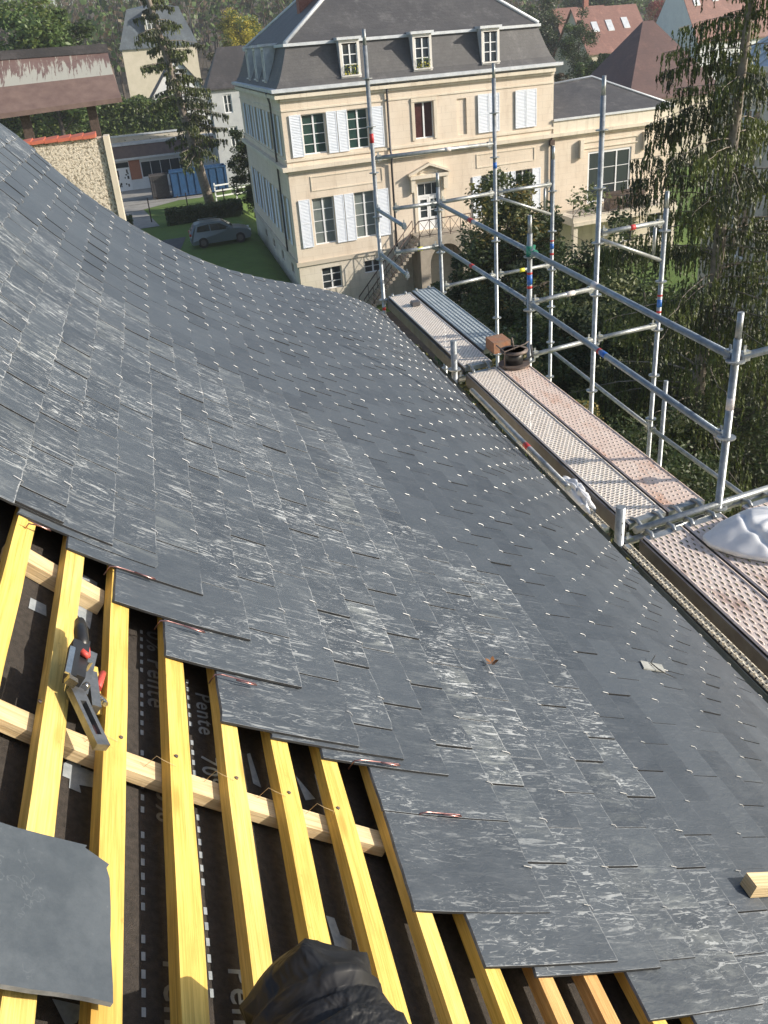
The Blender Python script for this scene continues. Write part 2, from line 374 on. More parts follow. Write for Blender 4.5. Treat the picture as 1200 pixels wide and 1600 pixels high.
M['roof_blue'] = old_slate('blue_slate_roof', (.07, .09, .11), (.11, .135, .155), (.06, .075, .09))
M['roof_dark'] = old_slate('dark_roof', (.035, .034, .038), (.06, .055, .058), (.03, .03, .032))
M['tile_red'] = old_slate('red_tile_roof', (.22, .105, .08), (.27, .14, .11), (.18, .085, .065), .2)
M['tile_darkred'] = old_slate('dark_red_tile_roof', (.085, .042, .038), (.12, .06, .05), (.07, .035, .032), .2)
M['tile_coping'] = mat('orange_coping_tile', (.50, .14, .08), (.40, .10, .06), 6, .7)
M['white'] = mat('white_painted_wood', (.74, .76, .78), (.80, .81, .82), 4, .55)
M['white_shutter'] = mat('white_shutter_paint', (.72, .77, .84), (.80, .84, .90), 3, .5)
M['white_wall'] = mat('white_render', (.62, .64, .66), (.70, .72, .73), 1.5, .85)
M['shade_wall'] = mat('shaded_render', (.40, .42, .44), (.48, .50, .51), 1.5, .85)  # render colour lowered to stand for a wall in shade
M['cream_wall'] = mat('cream_render', (.52, .47, .37), (.60, .54, .44), 1, .85)
M['glass'] = mat('window_glass', (.035, .045, .05), None, rough=.08, spec=.8)
M['glass_green'] = mat('green_curtained_glass', (.022, .05, .045), (.03, .07, .06), 3, .12, spec=.6)
M['glass_grey'] = mat('grey_curtained_glass', (.14, .17, .17), (.2, .23, .22), 2.5, .12, spec=.6)
M['glass_red'] = mat('red_curtained_glass', (.085, .035, .035), (.05, .022, .022), 4, .12, spec=.6)
M['iron'] = mat('old_iron', (.06, .04, .03), (.12, .085, .07), 12, .6, .4)
M['brickwall'] = mat('chimney_brick', (.26, .10, .07), (.34, .15, .11), 9, .85, bump=.3)
M['brown_panel'] = mat('brown_cladding', (.10, .075, .07), (.14, .10, .09), 3, .7)
M['orange_panel'] = mat('orange_brick_panel', (.30, .12, .07), (.36, .16, .10), 8, .8)
M['asphalt'] = mat('asphalt', (.075, .078, .08), (.12, .12, .12), 2, .9, bump=.2)
M['paving'] = mat('pale_paving', (.24, .235, .22), (.34, .33, .31), 1.2, .9)
M['skip_blue'] = mat('blue_skip_paint', (.010, .05, .13), (.015, .07, .18), 3, .5)
M['bark'] = mat('grey_bark', (.16, .13, .105), (.30, .26, .22), 6, .9, bump=.5, bscale=20)
M['bark_dark'] = mat('dark_bark', (.055, .045, .038), (.12, .10, .08), 8, .9, bump=.5, bscale=20)
M['twig'] = mat('bare_twig', (.10, .085, .075), (.17, .145, .13), 4, .9)
M['car'] = mat('grey_car_paint', (.17, .205, .235), None, rough=.28, metal=.5)
M['tyre'] = mat('tyre_rubber', (.015, .015, .016), None, rough=.8)
M['carglass'] = mat('car_glass', (.02, .025, .03), None, rough=.06, spec=.9)
M['taillight'] = mat('tail_light_red', (.35, .02, .02), None, rough=.3)
M['flower'] = mat('yellow_petals', (.75, .60, .03), (.8, .7, .1), 30, .6)
def leaf_mat(name, c1, c2, tr=.35):
    m, g = newmat(name)
    tc = g.node('ShaderNodeTexCoord').outputs['Object']
    b = g.mix(g.smooth(g.noise(tc, 1.1, 5, .7), .35, .66), c1, c2)
    g.L.new(b, g.b.inputs['Base Color']); g.b.inputs['Roughness'].default_value = .5
    t = g.node('ShaderNodeBsdfTranslucent'); g.L.new(b, t.inputs[0])
    mx = g.node('ShaderNodeMixShader'); mx.inputs[0].default_value = tr
    out = g.N['Material Output']; g.L.new(g.b.outputs[0], mx.inputs[1]); g.L.new(t.outputs[0], mx.inputs[2]); g.L.new(mx.outputs[0], out.inputs[0])
    return m
M['lf_laurel'] = leaf_mat('glossy_dark_leaf', (.045, .070, .022), (.090, .115, .038))
M['lf_laurel2'] = leaf_mat('pale_leaf_back', (.16, .19, .075), (.25, .26, .13))
M['lf_spruce'] = leaf_mat('spruce_needles', (.080, .110, .026), (.16, .19, .048))
M['lf_spruce2'] = leaf_mat('spruce_needles_dark', (.042, .055, .022), (.08, .09, .038))
M['lf_hedge'] = leaf_mat('hedge_leaf', (.10, .145, .030), (.17, .21, .05))
M['lf_green'] = leaf_mat('fresh_green_leaf', (.08, .14, .035), (.15, .22, .07))
M['lf_dark'] = leaf_mat('dark_evergreen_leaf', (.038, .062, .022), (.07, .10, .036))
M['lf_yellow'] = leaf_mat('autumn_yellow_leaf', (.42, .36, .04), (.55, .47, .07))
M['lf_red'] = leaf_mat('autumn_red_leaf', (.22, .05, .05), (.30, .09, .08))
M['lf_brown'] = leaf_mat('autumn_brown_leaf', (.13, .10, .06), (.20, .15, .09))
M['lf_ginger'] = leaf_mat('withering_leaf', (.20, .20, .05), (.33, .24, .08))
def grass_mat():
    m, g = newmat('lawn_ground')
    tc = g.node('ShaderNodeTexCoord').outputs['Object']
    b = g.mix(g.smooth(g.noise(tc, .15, 6, .7), .35, .65), (.085, .155, .022), (.12, .20, .035))
    b = g.mix(g.math('MULTIPLY', g.smooth(g.noise(tc, 2.5, 8, .75), .45, .7), .6), b, (.085, .085, .035))
    g.L.new(b, g.b.inputs['Base Color']); g.b.inputs['Roughness'].default_value = .95
    bp = g.node('ShaderNodeBump'); bp.inputs['Strength'].default_value = .8; bp.inputs['Distance'].default_value = .06
    g.L.new(g.noise(tc, 9, 8, .8), bp.inputs['Height']); g.L.new(bp.outputs[0], g.b.inputs['Normal'])
    return m
M['grass'] = grass_mat()
M['shade_dark_earth'] = mat('shade_dark_earth', (.055, .042, .032), (.10, .078, .055), 1.5, .95, bump=.5)
M['forest_floor'] = mat('leaf_covered_slope', (.07, .06, .045), (.12, .10, .075), .3, .95)
def moss_roof():
    m, g = newmat('rusty_brown_sheet_roof')
    tc = g.node('ShaderNodeTexCoord').outputs['Object']
    uv = g.node('ShaderNodeUVMap').outputs[0]; sp = g.node('ShaderNodeSeparateXYZ'); g.L.new(uv, sp.inputs[0])
    b = g.mix(g.smooth(g.noise(tc, .8, 6, .7), .35, .7), (.14, .085, .075), (.19, .125, .11))
    st = g.noise(g.mapping(uv, (5, .9, 1)), 1.3, 6, .75, .6)
    lim = g.math('ADD', g.math('MULTIPLY', sp.outputs[1], .22), .36)
    ms = g.smooth(g.math('SUBTRACT', st, lim), 0, .06)
    b = g.mix(g.math('MULTIPLY', ms, .9), b, (.42, .42, .36))
    g.L.new(b, g.b.inputs['Base Color']); g.b.inputs['Roughness'].default_value = .8
    return m
M['moss_roof'] = moss_roof()
M['brown_roof'] = mat('brown_sheet_roof', (.13, .085, .075), (.19, .13, .11), 2, .8, detail=9)
def pebble_mat():
    m, g = newmat('pebbledash_render')
    tc = g.node('ShaderNodeTexCoord').outputs['Object']
    n = g.noise(tc, 24, 5, .7)
    b = g.mix(g.smooth(n, .40, .52), (.26, .22, .16), (.68, .61, .50))
    b = g.mix(g.math('MULTIPLY', g.smooth(g.noise(tc, 1.6, 4), .5, .75), .5), b, (.34, .30, .22))
    g.L.new(b, g.b.inputs['Base Color']); g.b.inputs['Roughness'].default_value = .95
    bp = g.node('ShaderNodeBump'); bp.inputs['Strength'].default_value = 1; bp.inputs['Distance'].default_value = .05
    g.L.new(n, bp.inputs['Height']); g.L.new(bp.outputs[0], g.b.inputs['Normal'])
    return m
M['pebble'] = pebble_mat()
# ---------------------------------------------------------------- roof profile
RHO = 1.1
PT = [(50, 42.), (50.5, 41), (52, 38), (54, 35), (56, 31), (58, 29), (65, 30), (69, 31.5), (73.7, 32.7), (80, 35.3), (92, 37.5), (100, 40), (113, 45), (120, 47), (135, 51), (150, 51), (165, 48), (180, 46)]
def interp(x, T):
    if x <= T[0][0]: return T[0][1]
    for a, b in zip(T[:-1], T[1:]):
        if x <= b[0]: return a[1] + (b[1] - a[1]) * (x - a[0]) / (b[0] - a[0])
    return T[-1][1]
def build_profile():
    out = []
    ds = .004
    for sgn in (1, -1):
        ph = rad(92); e = RHO * math.cos(ph); z = -RHO * math.sin(ph); s = 0
        while True:
            phi = math.degrees(math.atan2(-z, e))
            if phi < -170: phi += 360
            if sgn > 0 and s > 2.64: break
            if sgn < 0 and s < -2.6: break
            th = interp(phi, PT) if z < 0 else 46
            out.append((s, e, z, th))
            e += sgn * ds * math.cos(rad(th)); z -= sgn * ds * math.sin(rad(th)); s += sgn * ds
    out.sort(); return out
PROF = build_profile(); PS0 = PROF[0][0]
S_EAVE = 2.50
def prof(s):
    i = (s - PS0) / .004; i = max(0, min(len(PROF) - 2, i)); k = int(i); f = i - k
    a, b = PROF[k], PROF[k + 1]
    return tuple(a[j] + (b[j] - a[j]) * f for j in range(4))
def rp(s, d, n=0.0):                        # point on the roof, n metres out along its normal
    _, e, z, th = prof(s)
    return W(e + n * math.sin(rad(th)), d, z + n * math.cos(rad(th)))
def loc(u, v):                              # image point -> (s, d) on the roof surface
    r = ob(ray(u, v)); phi = math.degrees(math.atan2(-r.z, r.x))
    if phi < 0: phi += 360
    best = None
    for s, e, z, th in PROF:
        p = math.degrees(math.atan2(-z, e)); p = p + 360 if p < -90 else p
        if best is None or abs(p - phi) < best[0]: best = (abs(p - phi), s, e, z)
    _, s, e, z = best
    t = e / r.x if abs(r.x) > .3 * abs(r.z) else z / r.z
    return s, r.y * t
VERGE = [(-2.6, 5.6), (-1.16, 6.02), (-.98, 6.12), (-.65, 6.06), (-.29, 6.24), (.04, 6.33), (.38, 6.46), (.77, 6.84), (1.16, 7.23), (1.73, 7.80), (1.97, 8.05), (2.23, 8.33), (2.42, 8.48), (2.7, 8.52)]
def verge(s): return interp(s, VERGE)
G_ = .1118
T0 = -.257
DMIN = {-3: 1.80, -2: 1.78, -1: 1.73, 0: 1.60, 1: 1.47, 2: 1.32, 3: 1.30, 4: 1.28, 5: .93, 6: .826, 7: .81, 8: .80, 9: .72, 10: .61, 11: .58, 12: .47, 13: .4, 14: .3}
def skew(s): return .18 * max(0, .3 - s) if s > -.9 else .216
DUSTPX = [(0, 300), (60, 370), (167, 443), (230, 500), (290, 557), (400, 612), (490, 655), (545, 690), (600, 760), (660, 833), (740, 880), (820, 943), (900, 1040), (960, 1140), (1020, 1220), (1087, 1300), (1150, 1385), (1200, 1450)]
DB = sorted((d, s) for s, d in (loc(u, v) for u, v in DUSTPX))
def dustlim(d): return interp(d, DB)

roofT = thing('slate_roofed_building', 'building under the camera with its grey slate roof partly laid over yellow battens', 'building', W(0.0, 4, -CZ))
rp_ = lambda nm, mb, m, par=roofT: mb.build(nm, m, par)
sl_mb = MB(); edges = []
hooks = []
nmin, nmax = -19, 22
# far-view course lattice
for n in range(nmin, nmax + 1):
    sU = T0 + G_ * n                        # top (upslope) edge
    sL = sU + .318                          # lower edge
    if sL > S_EAVE + .02: sL_ = S_EAVE
    else: sL_ = sL
    if sU > S_EAVE - .05: continue
    base = (.93 if n % 2 else .826)
    if n == 9: base = .72
    sk = skew(sL - .2)
    dmin = DMIN.get(n, 1.8 if n < 0 else .2 if n < 18 else 0)
    w = .2236
    k0 = math.ceil((dmin - base - sk - .02) / w)
    d0s = [base + sk + k0 * w]
    if d0s[0] - dmin > .03: d0s.insert(0, dmin)
    cur = d0s[:]; 
    while cur[-1] < 8.7: cur.append(cur[-1] + w)
    for a, b in zip(cur[:-1], cur[1:]):
        if b - a < .04: continue
        vL = verge(sL_); vU = verge(max(sU, -2.6))
        if a > vL - .03: break
        r1, r2 = R.random(), R.random()
        gap = .0012 + (R.random() ** 1.4) * .0062
        tw = R.uniform(-.0022, .0018)
        ll = sL_ + R.uniform(-.0025, .0025)
        bL = min(b, vL); bU = min(b, vU) if b > vU else b
        aU = min(a, vU)
        hi = .0155 + R.random() * .0018; lo = .004
        segs = 4
        dm = (a + b) / 2
        lim = dustlim(dm)
        dust = max(0., min(1., (lim - (sL_ - .05)) / .07 + R.uniform(-.25, .25)))
        dust = dust * R.uniform(.35, 1.0) if dust > 0 else 0.0
        if n >= 5 and dm < 1.3: dust *= .8
        if n in (-2, -1, 0, 1, 2, 3) and a < dmin + .3: dust *= .7
        near = dm < 3.2 and -.9 < sL_
        nd = 9 if near else 5
        cj = [R.uniform(-.006, 0)] + [R.uniform(-.0016, .0016) for _ in range(nd - 2)] + [R.uniform(-.006, 0)]
        V = []
        TH = .0048
        for i in range(segs + 1):
            f = i / segs; s_ = sU + (ll - sU) * f; h_ = lo + (hi - lo) * f
            row = []
            for j in range(nd):
                g_ = j / (nd - 1)
                ra = (aU + (a - aU) * f) + gap / 2; rb = (bU + (bL - bU) * f) - gap / 2
                dd = ra + (rb - ra) * g_
                ss = s_ + (cj[j] if i == segs else 0) + (cj[j] * .6 if i == 0 else 0)
                row.append((ss, dd, h_ + tw * (g_ - .5) * 2, (1 - f) * .318, min(g_, 1 - g_) * .22))
            V.append(row)
        col = (r1, dust, r2)
        for i in range(segs):
            for j in range(nd - 1):
                q = [V[i][j], V[i][j + 1], V[i + 1][j + 1], V[i + 1][j]]
                sl_mb.face([rp(*x[:3]) for x in reversed(q)], 0, [(x[0], x[1]) for x in reversed(q)], col, False, [(x[3], x[4]) for x in reversed(q)])
        for j in range(nd - 1):             # lower and upper edges
            for i, rev in ((segs, False), (0, True)):
                q = [V[i][j], V[i][j + 1]]
                pts = [rp(*q[0][:3]), rp(*q[1][:3]), rp(q[1][0] - .002, q[1][1], q[1][2] - TH), rp(q[0][0] - .002, q[0][1], q[0][2] - TH)]
                sl_mb.face(pts, 1, [(0, 0)] * 4, col)
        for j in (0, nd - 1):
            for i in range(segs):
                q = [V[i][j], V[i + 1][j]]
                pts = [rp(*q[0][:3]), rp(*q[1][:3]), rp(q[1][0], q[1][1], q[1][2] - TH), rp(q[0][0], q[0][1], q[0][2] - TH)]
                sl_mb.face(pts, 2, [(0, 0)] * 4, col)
        if b - a > .2 and bL - a > .12:
            hooks.append((ll, (a + bL) / 2 + R.uniform(-.006, .006), hi))
sl_mb.build('slate_covering', [M['slate'], M['slate_edge'], M['slate_joint_shade']], roofT)
# hooks: the hundred that show largest are parts, the others one part
def hook_into(mb, h, r=.0017):
    s, d, n = h; j = R.uniform(-.006, .006); ln = R.uniform(.010, .022)
    pts = [rp(s - ln, d + j + .003, n + .0028), rp(s - .001, d + j, n + .003), rp(s + .0045, d, n + .0005), rp(s + .005, d, n - .006)]
    mb.tube(pts, r, 5, 0, True, False)
hooks.sort(key=lambda h: (rp(h[0], h[1]) - Vector((0, 0, CZ))).length)
vis = []
for h in hooks:
    c = M3.transposed() @ (rp(h[0], h[1]) - Vector((0, 0, CZ)))
    if c.z < 0:
        u = 600 + FOC * c.x / -c.z; v = 800 - FOC * c.y / -c.z
        if -20 < u < 1220 and -20 < v < 1620: vis.append(h)
vs = set(vis[:100])
for h in vis[:100]:
    mb = MB(); hook_into(mb, h, .00105); mb.build('slate_hook', M['steel_hook'], roofT)
mb = MB()
for h in hooks:
    if h not in vs:
        dist = (rp(h[0], h[1]) - Vector((0, 0, CZ))).length
        hook_into(mb, h, .00105 + .00018 * min(4, max(0, dist - 2)))
tag(mb.build('slate_hooks', M['steel_hook'], roofT), kind='stuff')
# copper-coloured hooks on the open edge
for (p, q) in [((170, 893), (237, 915)), ((250, 978), (314, 998)), ((333, 1063), (397, 1081)), ((555, 1197), (620, 1206)), ((658, 1279), (716, 1285)), ((42, 826), (72, 842)), ((700, 1510), (760, 1513))][:6]:
    a = loc(*p); b = loc(*q); mb = MB()
    mb.tube([rp(a[0] - .004, a[1] + .004, -.012), rp(a[0] - .004, a[1], .012), rp(a[0] + .01, a[1], .0165), rp(b[0] - .003, b[1], .0185), rp(b[0], b[1] - .004, .0185), rp(b[0] - .010, b[1] - .006, .019), rp(b[0] - .05, b[1] - .007, .020)], .0016, 6)
    mb.build('copper_slate_hook', M['copper'], roofT)
# battens (the yellow laths), each a part
def batten(sr, d0, d1, m, wd=.043, th=.027, jitter=True, name='batten'):
    mb = MB(); n = 60; prev = None
    off = R.random() * 20
    for i in range(n + 1):
        d = d0 + (d1 - d0) * i / n
        j1 = (noise.noise(Vector((d * 4, sr * 9, 3))) * .0022) if jitter else 0
        j2 = (noise.noise(Vector((d * 5, sr * 9, 9))) * .0022) if jitter else 0
        c = [rp(sr - wd + j1, d, -th), rp(sr + j2, d, -th), rp(sr + j2 - .0015, d, -.0015 + .0), rp(sr - wd + j1 + .0015, d, -.0015)]
        if prev:
            us = [0, wd, wd + th, 2 * wd + th]
            for k in range(4):
                k2 = (k + 1) % 4
                u0 = [0, wd, wd + th, 2 * wd + th][k]; u1 = u0 + (wd if k % 2 == 0 else th)
                mb.face([prev[k], prev[k2], c[k2], c[k]][::-1], 0, [(u0 + off, dp), (u1 + off, dp), (u1 + off, d), (u0 + off, d)][::-1])
        prev = c; dp = d
        if i == 0 or i == n: mb.face(c if i == n else c[::-1], 0, [(off, d), (off + wd, d), (off + wd, d + th), (off, d + th)])
    return mb.build(name, m, roofT)
for k in range(-21, 24):
    sr = .0055 + G_ * k
    if sr > S_EAVE - .02 or sr < -2.4: continue
    mm = M['yellow'] if k % 3 else M['yellow_b']
    if k in (5, 6): mm = M['orange_wood']
    vis_ = -6 <= k <= 9
    batten(sr + (R.uniform(-.004, .004)), -.5, min(verge(sr) - .12, 2.4 if vis_ else 9), mm, .042 if k < 3 else .038)
def counter(p, q, w=.05, th=.027, m=None, name='counter_batten'):
    a = loc(*p); b = loc(*q); mb = MB(); n = 16; prev = None
    for i in range(n + 1):
        f = -.3 + 1.35 * i / n; s = a[0] + (b[0] - a[0]) * f; d = a[1] + (b[1] - a[1]) * f
        c = [rp(s, d - w / 2, -.029 - th), rp(s, d + w / 2, -.029 - th), rp(s, d + w / 2, -.0285), rp(s, d - w / 2, -.0285)]
        if prev:
            for k in range(4):
                k2 = (k + 1) % 4; u0 = [0, w, w + th, 2 * w + th][k]; u1 = u0 + (w if k % 2 == 0 else th)
                mb.face([prev[k], prev[k2], c[k2], c[k]], 0, [(u0, sp_), (u1, sp_), (u1, s), (u0, s)])
        prev = c; sp_ = s
        if i in (0, n): mb.face(c if i == 0 else c[::-1], 0, [(0, s), (w, s), (w, s + th), (0, s + th)])
    return mb.build(name, m or M['pine'], roofT)
counter((20, 1088), (590, 1287), .042, .019)
counter((60, 852), (170, 912))
# underlay
mb = MB(); ns, nd = 120, 24
UN = -.058
for i in range(ns):
    for j in range(nd):
        s0 = -2.4 + (S_EAVE + 2.36) * i / ns; s1 = -2.4 + (S_EAVE + 2.36) * (i + 1) / ns
        d0 = -.6 + 9.0 * j / nd; d1 = -.6 + 9.0 * (j + 1) / nd
        if d1 > min(verge(s0), verge(s1)) - .1: continue
        mb.face([rp(s0, d0, UN), rp(s0, d1, UN), rp(s1, d1, UN), rp(s1, d0, UN)][::-1], 0)
under = mb.build('underlay', M['under'], roofT)
# printing on the underlay: rows along d, reading towards the camera
def locn(u, v, off):
    c = Vector((0, 0, CZ)); s_, d_ = loc(u, v)
    for _ in range(3):
        th = prof(s_)[3]; p = rp(s_, d_); n = rp(s_, d_, 1) - p; r_ = ray(u, v)
        t_ = (p + n * off - c).dot(n) / r_.dot(n); q_ = c + r_ * t_; o_ = ob(q_ - n * off - c)
        best = min(PROF, key=lambda a: (a[1] - o_.x) ** 2 + (a[2] - o_.z) ** 2); s_, d_ = best[0], o_.y
    return s_, d_
def text_mesh(txt, s, d, size, m, nm='underlay_printing'):
    cu = bpy.data.curves.new('t', 'FONT'); cu.body = txt; cu.size = size; cu.resolution_u = 3
    cu.space_character = 1.12; cu.offset = size * .012
    o = bpy.data.objects.new('t', cu); COL.objects.link(o)
    bpy.context.view_layer.update()
    dg = bpy.context.evaluated_depsgraph_get(); me = o.evaluated_get(dg).to_mesh()
    mb = MB(); vs_ = [v.co.copy() for v in me.vertices]
    for p in me.polygons:
        mb.face([rp(s + vs_[i].y, d - vs_[i].x, UN + .0015) for i in p.vertices], 0)
    o.evaluated_get(dg).to_mesh_clear(); COL.objects.unlink(o); bpy.data.objects.remove(o)
    return mb.build(nm, m, under)
def patch(poly, m, nm='printed_symbol'):
    mb = MB(); mb.face([rp(*locn(*p, UN), UN + .0015) for p in poly], 0); return mb.build(nm, m, under)
def txt_at(txt, u0, v0, u1, v1, m):         # from the first letter's foot to the last letter's foot
    a = loc(u0, v0); b = loc(u1, v1); ln = abs(a[1] - b[1]); size = ln / (len(txt) * .60)
    return text_mesh(txt, a[0] + .0, a[1], size, m)
for u, v, t, sz, mm in [(229, 985, '0% Pente', .060, 'print_shaded'), (243, 1232, '0%', .060, 'print_shaded'), (256, 1500, 'Pente 70%', .060, 'print_shaded'),
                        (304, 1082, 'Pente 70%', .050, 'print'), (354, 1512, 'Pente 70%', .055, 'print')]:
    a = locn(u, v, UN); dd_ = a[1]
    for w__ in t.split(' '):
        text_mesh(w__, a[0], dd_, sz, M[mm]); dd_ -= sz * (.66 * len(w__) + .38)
def dashes(u, v, d_end, m, st=.0265, ln=.013, w=.006):
    a = locn(u, v, UN); mb = MB(); d = a[1]; k = 0
    while d > d_end:
        k += 1
        if k % 7 == 0 and mb.f: mb.build('printed_dashes', m, under); mb = MB()
        if k % 7: mb.face([rp(a[0], d, UN + .0015), rp(a[0], d - ln, UN + .0015), rp(a[0] + w, d - ln, UN + .0015), rp(a[0] + w, d, UN + .0015)], 0)
        d -= st
    if mb.f: mb.build('printed_dashes', m, under)
dashes(217, 985, .3, M['print']); dashes(289, 1062, .3, M['print'])
patch([(45, 935), (72, 948), (72, 965), (44, 952)], M['print'])
patch([(122, 895), (150, 912), (140, 985), (118, 960)], M['print'])
patch([(100, 1195), (112, 1183), (125, 1188), (126, 1200), (146, 1208), (146, 1232), (124, 1228), (124, 1240), (105, 1232), (107, 1218), (98, 1214)], M['print'])
patch([(388, 1180), (392, 1178), (409, 1232), (398, 1226)], M['print'])
patch([(462, 1212), (496, 1250), (480, 1252)], M['print'])
patch([(512, 1432), (526, 1436), (535, 1462), (550, 1470), (552, 1500), (530, 1494), (524, 1470)], M['print'])
patch([(80, 1562), (134, 1574), (118, 1600), (104, 1606)], M['print'])
patch([(845, 1550), (870, 1570), (893, 1610), (858, 1610)], M['print'])
# rafters/wall body below the roof
WB = W
body = MB()
prevp = None
lst = [s for s in [-2.5 + .25 * i for i in range(21)]] + [S_EAVE]
for s in lst:
    _, e, z, th = prof(s)
    if prevp:
        (e0, z0, v0) = prevp; v1 = verge(s) - .06
        body.face([W(e0, v0, z0 - .10), W(e, v1, z - .10), W(e, v1, -13.5), W(e0, v0, -13.5)], 0)
    prevp = (e, z, verge(s) - .06)
_, ee, ez, _ = prof(S_EAVE)
body.box(W, ee - .16, ee - .06, -6, verge(S_EAVE) - .06, -13.5, ez - .09, 0)
body.build('wall', M['stone_base'], roofT)
fas = MB()                                   # verge slate edge strip and eave board
for a, b in zip(lst[:-1], lst[1:]):
    va, vb = verge(a), verge(b)
    fas.face([rp(a, va, .012), rp(b, vb, .012), rp(b, vb - .01, -.09), rp(a, va - .01, -.09)], 0)
fas.build('verge_board', M['slate_edge'], roofT)
gm = MB(); n = 14; prev = None              # half-round gutter hung under the eave
for k in range(n + 1):
    a = math.pi * (k / n); c = (ee + .045 - .055 * math.cos(a), ez - .06 - .055 * math.sin(a))
    if prev: gm.face([W(prev[0], -4, prev[1]), W(c[0], -4, c[1]), W(c[0], 7.5, c[1]), W(prev[0], 7.5, prev[1])], 0, smooth=True)
    prev = c
gm.build('gutter', M['beam_grey'], roofT)
lm = MB()
for i in range(1300):
    d = R.uniform(3.2, 7.6); dens = noise.noise(Vector((d * 1.6, 0, 0)))
    if dens < -.05 + R.random() * .3: continue
    p = W(ee + .05 + R.uniform(-.05, .05), d, ez - .085 + R.uniform(-.03, .03))
    a = R.uniform(0, 6.28); L = R.uniform(.012, .03); v1 = Vector((math.cos(a), math.sin(a), R.uniform(-.5, .8))) * L; v2 = Vector((-math.sin(a), math.cos(a), R.uniform(-.6, .6))) * L * .4
    lm.face([p - v1, p - v2, p + v1, p + v2], R.choice([0, 0, 1, 2]))
tag(lm.build('gutter_leaf_litter', [M['leaf_litter'], M['lf_hedge'], M['lf_ginger']]), 'brown and green leaf litter and moss lying in the gutter along the slate eave', 'leaves', kind='stuff')
# ---------------------------------------------------------------- things lying on the roof
def onroof(u, v, off):
    s, d = loc(u, v); p = rp(s, d); th = prof(s)[3]
    n = (rp(s, d, 1) - p); c = Vector((0, 0, CZ)); v_ = p - c
    t = 1 - off / abs(v_.dot(n)) if abs(v_.dot(n)) > .01 else 1
    return c + v_ * t
# loose slate on the battens, bottom left
a = locn(165, 1335, .015); b = locn(165, 1570, .015)
lsm = MB(); wS = a[1] - b[1]; nn = 10
ofs = .012
top_ = []; 
edge = [(0, 0)]
def lsp(x, y, h):                            # x upslope from the right edge, y towards camera
    s0 = a[0] - .16; P0_ = rp(s0, a[1], ofs); t_ = (rp(s0 + .1, a[1], ofs) - P0_).normalized(); n_ = (rp(s0, a[1], ofs + 1) - P0_).normalized()
    return P0_ + t_ * (.16 - x + .012 * y / wS) - D * (y - .03 * x) + n_ * (h + .004)
pts = []
xs = [.33 * i / nn for i in range(nn + 1)]; ys = [wS * i / nn for i in range(nn + 1)]
def jx(x, y):
    return (R.uniform(-.0011, .0011), R.uniform(-.0011, .0011))
outl = [(x, 0) for x in xs[1:-1]] + [(.33, y) for y in ys] + [(x, wS) for x in reversed(xs[1:-1])] + [(0, y) for y in reversed(ys)]
outl = [(x + jx(x, y)[0], y + jx(x, y)[1]) for x, y in outl]
# clipped top right corner as in the photo
outl = [(x, y) for x, y in outl if not (x < .03 and y < .02)] + [(.004, .028), (.035, .004)]
def keyang(p): return math.atan2(p[1] - wS / 2, p[0] - .165)
outl.sort(key=keyang)
lsm.face([lsp(x, y, .006) for x, y in outl], 0, [(x * 1.0 + 3, y + 5) for x, y in outl], (.75, .30, .4), False, [(9, 9)] * len(outl))
lsm.face([lsp(x, y, 0) for x, y in reversed(outl)], 0, [(x, y) for x, y in reversed(outl)], (.5, .2, .4))
for (p, q) in zip(outl, outl[1:] + outl[:1]):
    lsm.face([lsp(*p, .006), lsp(*p, 0), lsp(*q, 0), lsp(*q, .006)], 1, [(0, 0)] * 4, (.5, .3, .4))
tag(lsm.build('loose_slate', [M['slate_loose'], M['slate_edge']]), 'loose grey slate lying flat across the yellow battens in the lower left corner', 'slate')
# wood off-cut on the right
wb = MB()
p0 = loc(1168, 1412); p1 = loc(1260, 1416)
F = lambda x, y, z: rp(p0[0] + x, p0[1] + y + .03 * x, .018 + z)
wb_l = p1[0] - p0[0]
for q in [((0, 0, 0), (wb_l, 0, 0), (wb_l, .04, 0), (0, .04, 0), (0, 0, .032), (wb_l, 0, .032), (wb_l, .04, .032), (0, .04, .032))]:
    P8 = [F(*x) for x in q]
    for f in [(3, 2, 1, 0), (4, 5, 6, 7), (0, 1, 5, 4), (1, 2, 6, 5), (2, 3, 7, 6), (3, 0, 4, 7)]:
        wb.face([P8[i] for i in f], 0, [(0, 0), (0, .1), (.03, .1), (.03, 0)])
tag(wb.build('wood_offcut', M['pine']), 'short sawn block of pale wood resting on the slates at the right edge', 'wood block')
# pale off-cut of slate
so_ = MB(); q = [(997, 1041), (1030, 1047), (1036, 1058), (1003, 1052)]
P = [rp(*loc(*x), .022) for x in q]; Pb = [rp(*loc(*x), .017) for x in q]
so_.idx(P + Pb, [(0, 1, 2, 3), (7, 6, 5, 4), (0, 4, 5, 1), (1, 5, 6, 2), (2, 6, 7, 3), (3, 7, 4, 0)])
so_.tube([rp(*loc(1014, 1048), .022), rp(*loc(1014, 1048), .0235)], .002, 8, 1)
tag(so_.build('slate_offcut', [mat('pale_slate_chip', (.26, .27, .26), (.36, .37, .35), 30, .5), M['black']]), 'small pale rectangular chip with a dark spot lying on the slates at right', 'slate chip')
hk = MB(); hk.tube([onroof(1025, 1024, .03), onroof(1018, 1036, .02), onroof(1030, 1046, .022), onroof(1042, 1053, .02), onroof(1058, 1060, .018)], [.0015, .002, .0022, .002, .001], 6)
tag(hk.build('bent_wire', M['black']), 'black bent wire lying beside the pale chip on the slates', 'wire')
lf = MB(); c = onroof(770, 1037, .024)
for i in range(5):
    a_ = i * 1.25; v1 = Vector((math.cos(a_), math.sin(a_), .5)) * .012; v2 = Vector((-math.sin(a_), math.cos(a_), .2)) * .006
    lf.face([c, c + v1 + v2, c + v1 * 1.7, c + v1 - v2])
